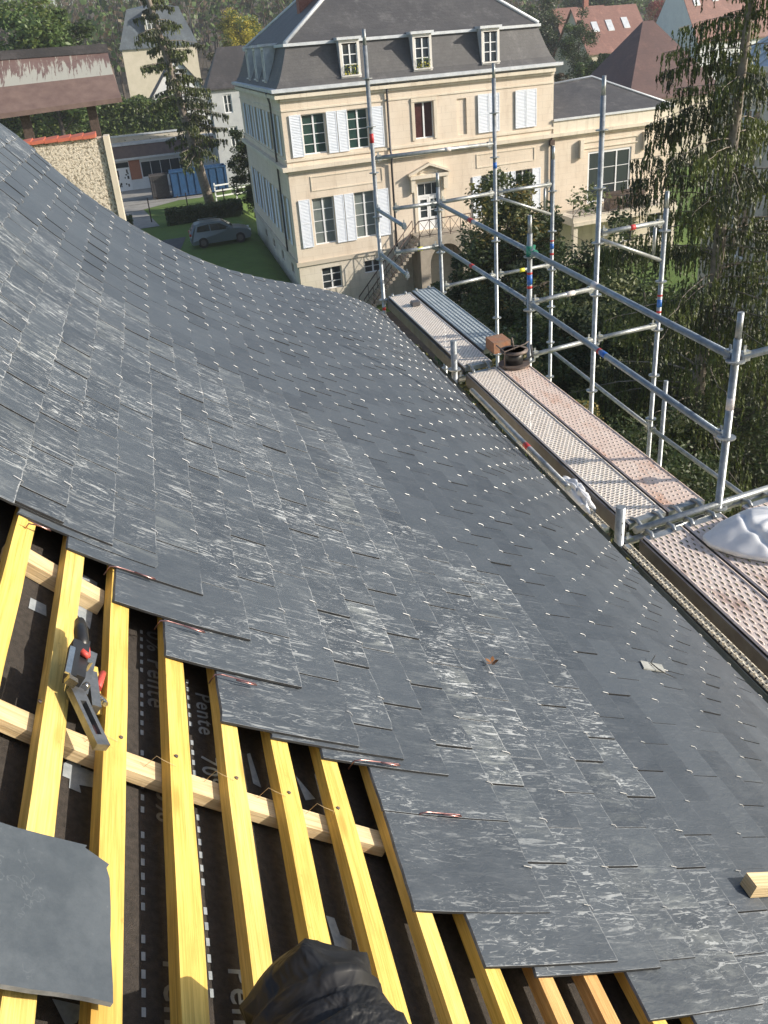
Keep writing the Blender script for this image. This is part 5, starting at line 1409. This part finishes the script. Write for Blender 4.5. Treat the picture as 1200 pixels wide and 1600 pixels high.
# hedge rows
def hedge(name, label, e0, e1, d, w_, z0, h, n, size, mats, seed, arch=0, grp=None):
    rr = random.Random(seed); mb = MB(); t_ = thing(name, label, 'hedge', W((e0 + e1) / 2, d, z0), grp)
    for i in range(n):
        e_ = rr.uniform(e0, e1); hh = h * (1 + .12 * noise.noise(Vector((e_ * .5, seed, 0)))); z = z0 + hh * rr.random() ** .6; p = W(e_, d + rr.uniform(-w_, w_) / 2, z)
        a = Vector((rr.gauss(0, 1), rr.gauss(0, 1), rr.gauss(0, 1))).normalized() * size; b_ = a.cross(Vector((rr.gauss(0, 1), rr.gauss(0, 1), rr.gauss(0, 1)))).normalized() * size * .6
        mb.face([p - a, p - b_, p + a, p + b_], rr.randrange(len(mats)))
    mb.build('foliage', [M[m] for m in mats], t_)
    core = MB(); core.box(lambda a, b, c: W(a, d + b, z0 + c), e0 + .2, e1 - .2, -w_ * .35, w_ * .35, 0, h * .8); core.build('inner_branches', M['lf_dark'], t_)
q0 = at_d(255, 160, 104)
hedge('tall_hedge', 'tall bright green hedge behind the brown shed and flat-roofed block', -24, q0.x + 2, 104, 4, GZ, 104 and (at_d(130, 160, 104).z - GZ), 42000, .17, ['lf_hedge', 'lf_green', 'lf_dark'], 41)
hedge('low_hedge', 'clipped low hedge behind the parked car', .0, 6.2, 74.5, 1.6, GZ, 1.15, 7000, .11, ['lf_dark', 'lf_laurel'], 42)
hedge('low_hedge', 'shaded clipped hedge left of the garden path', -7.5, -2.6, 74.0, 1.6, GZ, 1.1, 5000, .11, ['lf_dark', 'lf_laurel'], 43)
# bright lawn in the sun is ground; wire fence
fe = thing('wire_fence', 'thin dark wire fence with slim posts along the lawn', 'fence', W(0, 77, GZ))
for x in (-4.0, -1.2, 1.9, 5.0):
    mb = MB(); mb.tube([W(x, 77, GZ), W(x, 77, GZ + 1.9)], .05, 6); mb.build('post', M['iron'], fe)
mb = MB()
for z in (.5, 1.0, 1.5, 1.85): mb.tube([W(-8, 77, GZ + z), W(7, 77, GZ + z)], .008, 4)
mb.build('wire', M['iron'], fe)
# skips
def skip(e, d, L, w_, h, m, label, grp=None):
    t_ = thing('waste_skip', label, 'skip', W(e, d, GZ), grp); F_ = lambda a, b, c: W(e + a, d + b, GZ + .12 + c)
    mb = MB()
    for (a0, a1, b0, b1) in ((0, L, 0, .06), (0, L, w_ - .06, w_), (0, .06, .06, w_ - .06), (L - .06, L, .06, w_ - .06)): mb.box(F_, a0, a1, b0, b1, 0, h)
    mb.box(F_, .06, L - .06, .06, w_ - .06, 0, .06); mb.build('body', M[m], t_)
    rb = MB()
    for i in range(8): x = .1 + i * (L - .3) / 7; rb.box(F_, x, x + .1, -.07, -.001, .1, h - .1)
    rb.box(F_, -.05, L + .05, -.09, .0, h - .1, h + .03); rb.build('rib', M[m], t_)
    w2 = MB()
    for x in (.4, L - .5): w2.tube([F_(x, -.02, -.02), F_(x, .18, -.02)], .1, 10)
    w2.build('roller', M['iron'], t_)
skip(1.0, 89.2, 5.4, 2.2, 2.2, 'skip_blue', 'long blue waste skip behind the pale conifer trunk', 'skips by the flat-roofed block')
skip(-.9, 90.0, 1.7, 1.6, 2.0, 'galv_dark', 'small dark rubbish container left of the blue skip', 'skips by the flat-roofed block')
# white rail fence
wf = thing('white_rail_fence', 'short white rail fence beside the conifer trunk', 'fence', W(5.2, 84, GZ))
mb = MB()
for z in (.5, .95, 1.4): mb.bar(W(4.7, 83, GZ + z), W(9.0, 83.6, GZ + z), .06, .12)
mb.build('rail', M['white'], wf)
for x in (4.7, 6.6, 8.6):
    mb = MB(); mb.box(lambda a, b, c: W(x + a, 83.1 + b, GZ + c), -.06, .06, 0, .12, 0, 1.6); mb.build('post', M['white'], wf)
# flat roofed block with white door
fb = thing('flat_roofed_block', 'low flat-roofed white block with brown fascia, brick panels and a white door', 'building', W(-5, 99.5, GZ))
q = at_d(165, 262, 99.5); FB = frame(-9.5, 99.5, GZ, E, -D)
mb = MB(); wall_with_holes(mb, FB, 0, 17, 0, 2.9, [(4.5, 6.7, 0.05, 2.7), (7.9, 12.9, 1.05, 2.6)], .2, 0)
mb.face([FB(17, 0, 0), FB(17, -9, 0), FB(17, -9, 2.9), FB(17, 0, 2.9)]); mb.build('wall', M['white_wall'], fb)
mb = MB(); mb.box(FB, 0, 17.3, -9, .5, 2.9, 3.1, 1); mb.hexa([FB(0, .4, 3.1), FB(17.2, .4, 3.1), FB(17.2, -9, 3.1), FB(0, -9, 3.1), FB(0, -.3, 4.2), FB(17.2, -.3, 4.2), FB(17.2, -9, 4.2), FB(0, -9, 4.2)], 0)
mb.box(FB, -.1, 17.4, -9, -.2, 4.2, 4.4, 1); mb.box(FB, 0, 17, -8.5, -2.5, 4.4, 4.9, 2); mb.box(FB, -.1, 17.1, -8.6, -2.4, 4.9, 5.05, 1); mb.build('roof', [M['brown_panel'], M['zinc_pale'], M['cream_wall']], fb)
for x0, x1 in ((3.8, 4.45), (6.75, 7.85)): mb = MB(); mb.box(FB, x0, x1, .003, .05, 1.0 if x0 > 5 else 0, 2.8); mb.build('brick_panel', M['orange_panel'], fb)
window(fb, FB, 7.9, 12.9, 1.05, 2.6, -.15, 5, 1, fr=.07)
d_ = MB(); d_.box(FB, 4.5, 6.7, -.14, -.08, .05, 2.2, 0); do_ = d_.build('door', M['white'], fb)
d_ = MB(); d_.box(FB, 4.5, 6.7, -.14, -.10, 2.22, 2.7); d_.build('transom_pane', M['glass'], fb)
mk = MB(); rr = random.Random(4)
mk.box(FB, 4.85, 5.6, -.079, -.07, 1.4, 2.0)
for i in range(26):
    x = 4.6 + rr.random() * 1.95; y = .25 + rr.random() * (.9 if x < 6 else 1.5); w_ = rr.uniform(.06, .2)
    mk.box(FB, x, min(6.66, x + w_), -.079 + i * .0001, -.07 + i * .0001, y, y + rr.uniform(.08, .35))
mk.build('door_painting', M['black'], do_)
# car
def car(e, d, z, label):
    t_ = thing('parked_car', label, 'car', W(e, d, z)); ax_ = E; ay_ = D
    Fc = lambda x, y, c: W(e, d, z) + ax_ * x + ay_ * y + UP * c    # x: length 0(rear)..4.3
    L, Wd = 4.3, 1.8
    prof_ = [(0, .45), (-.02, .75), (.04, .98), (.22, 1.28), (.42, 1.52), (.8, 1.6), (1.6, 1.62), (2.3, 1.55), (2.75, 1.30), (3.1, 1.05), (3.6, .98), (4.05, .86), (4.28, .70), (4.3, .42), (4.22, .25), (.08, .25)]
    ys = [(0, .16, .94), (.10, .05, .985), (.35, .0, 1), (Wd - .35, .0, 1), (Wd - .10, .05, .985), (Wd, .16, .94)]
    mb = MB(); n = len(prof_); vs_ = []
    for (y, tuck, sc_) in ys:
        for (x, c) in prof_:
            yy = y; 
            if c > 1.05: yy = Wd / 2 + (y - Wd / 2) * (1 - .28 * (c - 1.05) / .57)
            vs_.append(Fc(x + (L / 2 - x) * (1 - sc_), yy, c - (tuck * .12 if c > .6 else 0)))
    F_ = []
    for i in range(len(ys) - 1):
        for k in range(n): k2 = (k + 1) % n; F_.append((i * n + k, i * n + k2, (i + 1) * n + k2, (i + 1) * n + k))
    F_.append(tuple(reversed(range(n)))); F_.append(tuple((len(ys) - 1) * n + k for k in range(n)))
    mb.idx(vs_, F_, 0, False); mb.build('body', M['car'], t_)
    def side(x, c, y):
        yy = y
        if c > 1.05: yy = Wd / 2 + (y - Wd / 2) * (1 - .28 * (c - 1.05) / .57)
        return Fc(x, yy - .012, c)
    for pts in ([(.50, 1.08), (.62, 1.40), (1.38, 1.47), (1.42, 1.06)], [(1.50, 1.06), (1.46, 1.47), (2.15, 1.44), (2.62, 1.20), (2.80, 1.04)]):
        g_ = MB(); g_.face([side(x, c, 0) for x, c in pts]); g_.face([side(x, c, Wd + .024) for x, c in pts][::-1]); g_.build('side_window', M['carglass'], t_)
    g_ = MB(); g_.face([Fc(2.36, .38, 1.57), Fc(2.36, Wd - .38, 1.57), Fc(3.05, Wd - .22, 1.12), Fc(3.05, .22, 1.12)]); g_.build('windscreen', M['carglass'], t_)
    g_ = MB(); g_.face([Fc(.10, .3, 1.14), Fc(.10, Wd - .3, 1.14), Fc(.36, Wd - .4, 1.48), Fc(.36, .4, 1.48)]); g_.build('rear_window', M['carglass'], t_)
    for x in (.85, 3.45):
        for y in (.05, Wd - .05):
            w_ = MB(); w_.tube([Fc(x, y - .1, .34), Fc(x, y + .1, .34)], .34, 20, 0, True, False); wo_ = w_.build('wheel', M['tyre'], t_)
            r_ = MB(); sg = -1 if y < 1 else 1; r_.tube([Fc(x, y + sg * .09, .34), Fc(x, y + sg * .11, .34)], .2, 12, 0, True, False); r_.build('rim', M['galv_dark'], wo_)
    for y in (.1, Wd - .4): h_ = MB(); h_.box(Fc, 4.12, 4.27, y, y + .3, .66, .80); h_.build('headlight', M['white'], t_)
    for y in (.02, Wd - .32): h_ = MB(); h_.box(Fc, -.02, .12, y, y + .3, .85, 1.0); h_.build('tail_light', M['taillight'], t_)
    h_ = MB()
    for y in (.32, Wd - .32): h_.tube([Fc(.75, y, 1.66), Fc(2.1, y, 1.66)], .02, 6)
    h_.build('roof_rail', M['galv'], t_)
    h_ = MB(); h_.box(Fc, 2.55, 2.75, -.16, .0, 1.0, 1.14); h_.build('wing_mirror', M['car'], t_)
qc = at_z(303, 386, GZ)
car(1.35, 62.6, GZ + .02, 'grey hatchback car parked on the shaded lawn left of the mansion')
# ---------------------------------------------------------------- houses beyond
def house(name, label, F, L, Wd, h, rise, wall, roof, wins=(), over=.3, ridge_x=True, chim=None, mans=False, group=None, hip=0.0, skyl=(), cat='house'):
    t_ = thing(name, label, cat, F(0, 0, 0), group)
    mb = MB()
    mb.face([F(0, 0, 0), F(L, 0, 0), F(L, 0, h), F(0, 0, h)]) if not wins else wall_with_holes(mb, F, 0, L, 0, h, [w[:4] for w in wins], .15, 0)
    if ridge_x:
        mb.face([F(0, 0, 0), F(0, 0, h), F(0, -Wd / 2, h + rise * (1 if not hip else 0)), F(0, -Wd, h), F(0, -Wd, 0)]); mb.face([F(L, 0, 0), F(L, -Wd, 0), F(L, -Wd, h), F(L, -Wd / 2, h + rise * (1 if not hip else 0)), F(L, 0, h)])
    else:
        mb.face([F(0, 0, h), F(L, 0, h), F(L / 2, 0, h + rise)]); mb.face([F(0, 0, 0), F(0, 0, h), F(0, -Wd, h), F(0, -Wd, 0)]); mb.face([F(L, 0, 0), F(L, -Wd, 0), F(L, -Wd, h), F(L, 0, h)])
    mb.face([F(0, -Wd, 0), F(0, -Wd, h), F(L, -Wd, h), F(L, -Wd, 0)])
    mb.build('wall', M[wall], t_)
    rf = MB(); o_ = over; k = rise / (Wd / 2) if ridge_x else rise / (L / 2); dz = k * o_
    def slab(pts): rf.face(pts); rf.face([p - UP * .15 for p in reversed(pts)]); [rf.face([pts[i], pts[i] - UP * .15, pts[(i + 1) % len(pts)] - UP * .15, pts[(i + 1) % len(pts)]]) for i in range(len(pts))]
    if mans:
        i_ = 1.7; slab([F(-o_, o_, h), F(L + o_, o_, h), F(L - i_, -i_, h + rise), F(i_, -i_, h + rise)]); slab([F(-o_, -Wd, h), F(-o_, o_, h), F(i_, -i_, h + rise), F(i_, -Wd + i_, h + rise)])
        slab([F(L + o_, o_, h), F(L + o_, -Wd, h), F(L - i_, -Wd + i_, h + rise), F(L - i_, -i_, h + rise)]); slab([F(i_, -i_, h + rise), F(L - i_, -i_, h + rise), F(L / 2, -Wd / 2, h + rise + .7)]); slab([F(i_, -i_, h + rise), F(L / 2, -Wd / 2, h + rise + .7), F(i_, -Wd + i_, h + rise)])
    elif ridge_x:
        hp = hip; a_, b_ = F(hp - (o_ if not hp else 0), -Wd / 2, h + rise), F(L - hp + (o_ if not hp else 0), -Wd / 2, h + rise)
        slab([F(-o_, o_, h - dz), F(L + o_, o_, h - dz), b_, a_]); slab([F(L + o_, -Wd - o_, h - dz), F(-o_, -Wd - o_, h - dz), a_, b_])
        if hp: slab([F(-o_, -Wd - o_, h - dz), F(-o_, o_, h - dz), a_]); slab([F(L + o_, o_, h - dz), F(L + o_, -Wd - o_, h - dz), b_])
    else:
        slab([F(-o_, o_, h - dz), F(L / 2, o_, h + rise), F(L / 2, -Wd, h + rise), F(-o_, -Wd, h - dz)][::-1]); slab([F(L + o_, o_, h - dz), F(L / 2, o_, h + rise), F(L / 2, -Wd, h + rise), F(L + o_, -Wd, h - dz)])
    ro = rf.build('roof', M[roof], t_)
    for (u, v_, w_, hh) in skyl:
        s_ = MB(); pt = lambda a, f, up: F(a, -f * Wd / 2, h + rise * f + up)
        s_.hexa([pt(u, v_, 0.02), pt(u + w_, v_, .02), pt(u + w_, v_ + hh, .02), pt(u, v_ + hh, .02), pt(u, v_, .12), pt(u + w_, v_, .12), pt(u + w_, v_ + hh, .12), pt(u, v_ + hh, .12)]); s_.build('roof_window', M['zinc_pale'], ro)
    for w in wins: window(t_, F, *w[:4], -.13, 2, 2, fr=.09)
    if chim: c_ = MB(); c_.box(F, chim[0], chim[0] + .8, -chim[1] - .6, -chim[1], h + rise * .5, h + rise + 1.1); c_.build('chimney', M['brickwall'], ro)
    return t_
def fr_at(u, v, d, z=GZ, ax=E, ay=-D):
    q = at_d(u, v, d); return frame(q.x, d, z, ax, ay)
# slate mansard house, far left
dH = 150; hw = at_d(215, 75, dH).z - GZ
Fh = fr_at(190, 78, dH); house('mansard_house', 'cream house with a blue-grey slate mansard roof and one white dormer, far left', Fh, 11, 9, hw, 5.0, 'cream_wall', 'roof_blue', mans=True)
dm = thing('roof_dormer', '', '', Fh(0, 0, 0)); bpy.data.objects.remove(dm)
mh = [o for o in bpy.data.objects if o.name.startswith('mansard_house')][0]
mb = MB(); mb.box(Fh, 3.9, 5.8, -1.2, .1, hw + 1.2, hw + 4.0, 0); mb.hexa([Fh(3.7, -1.4, hw + 4), Fh(6.0, -1.4, hw + 4), Fh(6, .3, hw + 4), Fh(3.7, .3, hw + 4), Fh(4.3, -1.4, hw + 4.8), Fh(5.4, -1.4, hw + 4.8), Fh(5.4, .2, hw + 4.8), Fh(4.3, .2, hw + 4.8)], 0)
dmo = mb.build('dormer', M['stone_trim'], mh)
window(mh, lambda a, b, c: Fh(a, b + .35, c), 4.2, 5.5, hw + 1.5, hw + 3.7, -.2, 2, 3, fr=.12)
# white gabled house behind conifer
dH = 118; Fh = fr_at(236, 205, dH); hw = at_d(250, 165, dH).z - GZ
house('white_house', 'white gabled house with a dark steep roof behind the conifer', Fh, 8.5, 10, hw, 5.2, 'white_wall', 'roof_dark', ridge_x=False)
# grey white house behind mansion
dH = 92; Fh = fr_at(338, 215, dH); hw = at_d(345, 130, dH).z - GZ
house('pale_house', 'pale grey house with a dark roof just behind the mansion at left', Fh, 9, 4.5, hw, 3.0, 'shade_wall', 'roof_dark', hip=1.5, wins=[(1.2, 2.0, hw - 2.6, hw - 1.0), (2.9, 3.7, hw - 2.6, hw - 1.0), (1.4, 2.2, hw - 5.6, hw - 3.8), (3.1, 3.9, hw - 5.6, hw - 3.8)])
# red tiled houses, right
dH = 112; Fh = fr_at(920, 82, dH); hw = at_d(930, 80, dH).z - GZ
house('tiled_house', 'house with a long orange-red tiled roof and three roof windows, top right', Fh, 10.3, 11, hw, 5.3, 'cream_wall', 'tile_red', skyl=[(2.0, .42, .95, .22), (4.4, .42, 1.0, .24), (7.1, .45, 1.0, .24)])
Fh = fr_at(884, 70, dH + 9); house('tiled_house', 'lower tiled house behind the one with roof windows, top right', Fh, 8.5, 9, hw + 1.0, 4.6, 'cream_wall', 'tile_red', chim=(5, 4))
dH = 84; Fh = frame(at_d(1062, 60, dH).x, dH, GZ, E, -D); hw = at_d(1065, 62, dH).z - GZ
t_h = house('tiled_house', 'grey-walled house with steep salmon tiled roof at the top right corner', frame(at_d(1092, 60, dH).x, dH, GZ, E, -D), 14, 10, hw, 6.0, 'white_wall', 'tile_red', skyl=[(.8, .5, .8, .2), (3.4, .55, .8, .18)])
gb = MB(); gb.face([frame(at_d(1092, 60, dH).x, dH, GZ, E, -D)(-.35, 0, hw), frame(at_d(1092, 60, dH).x, dH, GZ, E, -D)(-.35, -10, hw), frame(at_d(1092, 60, dH).x, dH, GZ, E, -D)(-.35, -5, hw + 6)]); gb.build('gable', M['white_wall'], t_h)
dH = 66; q = at_d(985, 145, dH); hw = q.z - GZ
house('dark_tiled_house', 'house with a dark maroon hipped roof behind the annex', frame(q.x, dH, GZ, E, -D), 9.5, 11, hw - .3, 5.4, 'cream_wall', 'tile_darkred', hip=4.2)
# building with zinc roof at the right edge
EZ = 26.0; r_ = ob(ray(1127, 98)); dF = EZ * r_.y / r_.x; zE = EZ * r_.z / r_.x
zg = gh(26, 30); hz = zE - zg
Fz = frame(EZ, dF, zg, -D, -E)               # a towards the camera, b outwards to the left
t_z = house('zinc_roofed_building', 'pale shaded building with blue-grey zinc roof and tall pilasters behind the spruce', Fz, 22, 9, hz, 2.8, 'cream_wall', 'zinc',
      wins=[(x, x + 1.3, y, y + 2.4) for x in (2.0, 5.4, 8.8, 12.2) for y in (hz - 4.2, hz - 8.2)], hip=4.0, cat='building')
for x in (.1, 3.9, 7.3, 10.7, 14.1):
    mb = MB(); mb.box(Fz, x, x + .8, .003, .3, 0, hz - .35); mb.build('pilaster', M['stone_base'], t_z)
mb = MB(); mb.box(Fz, 0, 22, .003, .35, hz - .34, hz - .12); mb.build('cornice', M['stone_trim'], t_z)
for i in range(26):
    x = .4 + i * .85; kk = 2.8 / 4.5; rx_ = min(18, max(4.0, x)); mb = MB(); mb.tube([Fz(x, .3, hz - kk * .3 + .03), Fz(rx_, -4.5, hz + 2.83)], .03, 5); mb.build('standing_seam', M['zinc'], t_z)
# garden hedges by the tiled houses
q0 = at_d(902, 130, 92); q1 = at_d(955, 95, 92)
hedge('garden_hedge', 'tall clipped green hedge below the tiled house', q0.x, q1.x + .6, 92, 2, GZ, q1.z - GZ + .0, 9000, .16, ['lf_hedge', 'lf_green', 'lf_dark'], 51)
hedge('garden_hedge', 'darker clipped hedge right of the tall hedge under the tiled house', q1.x + .7, q1.x + 4.6, 96, 2, GZ, q1.z - GZ + .3, 8000, .16, ['lf_dark', 'lf_green'], 52)
# trees
def ftree(u, v, d, w_px, h_px, seed, label, mats, name='tree', nc=45, nl=90, sz=None, bark='bark_dark'):
    t = at_d(u, v, d); z0 = gh(t.x, d); rx = w_px / 2 * d / FOC; h = max(4, t.z - z0); rz = min(h * .48, h_px / 2 * d / FOC)
    return tree(name, label, 'tree', t.x, d, z0, h, rx, rz, nc, int(nl * 2.4), sz or max(.10, rx * .055), mats, seed, bark, max(.12, rx * .07), clr=.34)
ftree(905, 18, 100, 62, 95, 61, 'round dark green tree left of the tiled house', ['lf_dark', 'lf_green', 'lf_laurel'])
ftree(1037, -15, 125, 52, 90, 62, 'red autumn tree between the tiled houses', ['lf_red', 'lf_brown', 'lf_red'])
ftree(368, 18, 135, 62, 55, 63, 'yellow autumn tree left of the mansion roof', ['lf_yellow', 'lf_hedge'])
ftree(50, 2, 95, 130, 150, 64, 'pale green tree at the top left behind the shed', ['lf_green', 'lf_hedge', 'lf_dark'], nc=80, nl=120)
ftree(180, 150, 112, 60, 70, 65, 'dark bushy tree behind the flat-roofed block', ['lf_dark', 'lf_green'])
ftree(232, 158, 108, 60, 60, 66, 'dark green tree beside the white gabled house', ['lf_dark', 'lf_laurel'])
ftree(380, 195, 78, 56, 140, 67, 'dark evergreen tree against the far corner of the mansion', ['lf_dark', 'lf_laurel'], nc=70)
ftree(345, 60, 108, 60, 120, 68, 'brownish half-bare tree right of the conifer', ['lf_brown', 'lf_hedge', 'lf_dark'])
ftree(850, -20, 125, 80, 110, 69, 'dark tall tree behind the right end of the mansion roof', ['lf_dark', 'lf_laurel'])
ftree(700, -40, 140, 120, 90, 70, 'dark tall tree behind the middle of the mansion roof', ['lf_dark', 'lf_green'])
ftree(950, -30, 165, 120, 70, 71, 'dark green tree above the tiled roofs', ['lf_dark', 'lf_green'])
ftree(880, 110, 84, 34, 80, 72, 'grey-brown bush in the garden beside the annex roof', ['lf_brown', 'lf_dark'])
# far wood: bare trees and evergreens as one mass
def wood():
    rr = random.Random(99); mb = MB()
    for i in range(520):
        d_ = rr.uniform(175, 300); u = rr.uniform(-200, 1400)
        e_ = at_d(u, 80, d_).x; z0 = gh(e_, d_); h = rr.uniform(13, 24); base = W(e_, d_, z0)
        mb.tube([base, base + UP * h * .8], [.25, .05], 4, 0, False, False)
        kind = 1 if (u < 330 and rr.random() < .42) else (1 if u > 330 and rr.random() < .75 else 2)
        rx = rr.uniform(3, 5.5)
        for k in range(70 if kind == 2 else 90):
            v = Vector((rr.gauss(0, 1), rr.gauss(0, 1), rr.gauss(0, 1))).normalized() * rr.random() ** .4
            c = base + UP * h * .62 + Vector((v.x * rx, v.y * rx, v.z * h * .42))
            if kind == 2:
                a = Vector((v.x * .7 + rr.uniform(-.5, .5), v.y * .7, rr.uniform(.5, 1.4))).normalized() * rr.uniform(1.0, 2.2); b_ = a.cross(Vector((rr.random() - .5, rr.random() - .5, .1))).normalized() * rr.uniform(.03, .09)
                mb.face([c - a, c - b_, c + a, c + b_], 3 if rr.random() < .7 else 4)
            else:
                a = Vector((rr.gauss(0, 1), rr.gauss(0, 1), rr.gauss(0, 1))).normalized() * .6; b_ = a.cross(Vector((rr.random() - .5, rr.random() - .5, rr.random() - .5))).normalized() * .5
                mb.face([c - a, c - b_, c + a, c + b_], rr.choice([1, 2, 2, 4]))
    return mb.build('wood', [M['bark_dark'], M['lf_dark'], M['lf_green'], M['twig'], M['lf_brown']])
tag(wood(), 'distant hillside wood of bare and evergreen trees behind the houses', 'wood', kind='stuff')

# ---------------------------------------------------------------- air
hz_ = MB(); hz_.box(lambda a, b, c: Vector((a, b, c)), -262, 372, -92, 345, -6, 62)
hm = bpy.data.materials.new('air'); hm.use_nodes = True; hn = hm.node_tree; hn.nodes.clear()
ho = hn.nodes.new('ShaderNodeOutputMaterial'); hv = hn.nodes.new('ShaderNodeVolumePrincipled'); hv.inputs['Density'].default_value = .0005; hv.inputs['Color'].default_value = (.90, .94, 1, 1); hv.inputs['Anisotropy'].default_value = .2
hn.links.new(hv.outputs[0], ho.inputs['Volume'])
tag(hz_.build('haze', hm), kind='stuff')
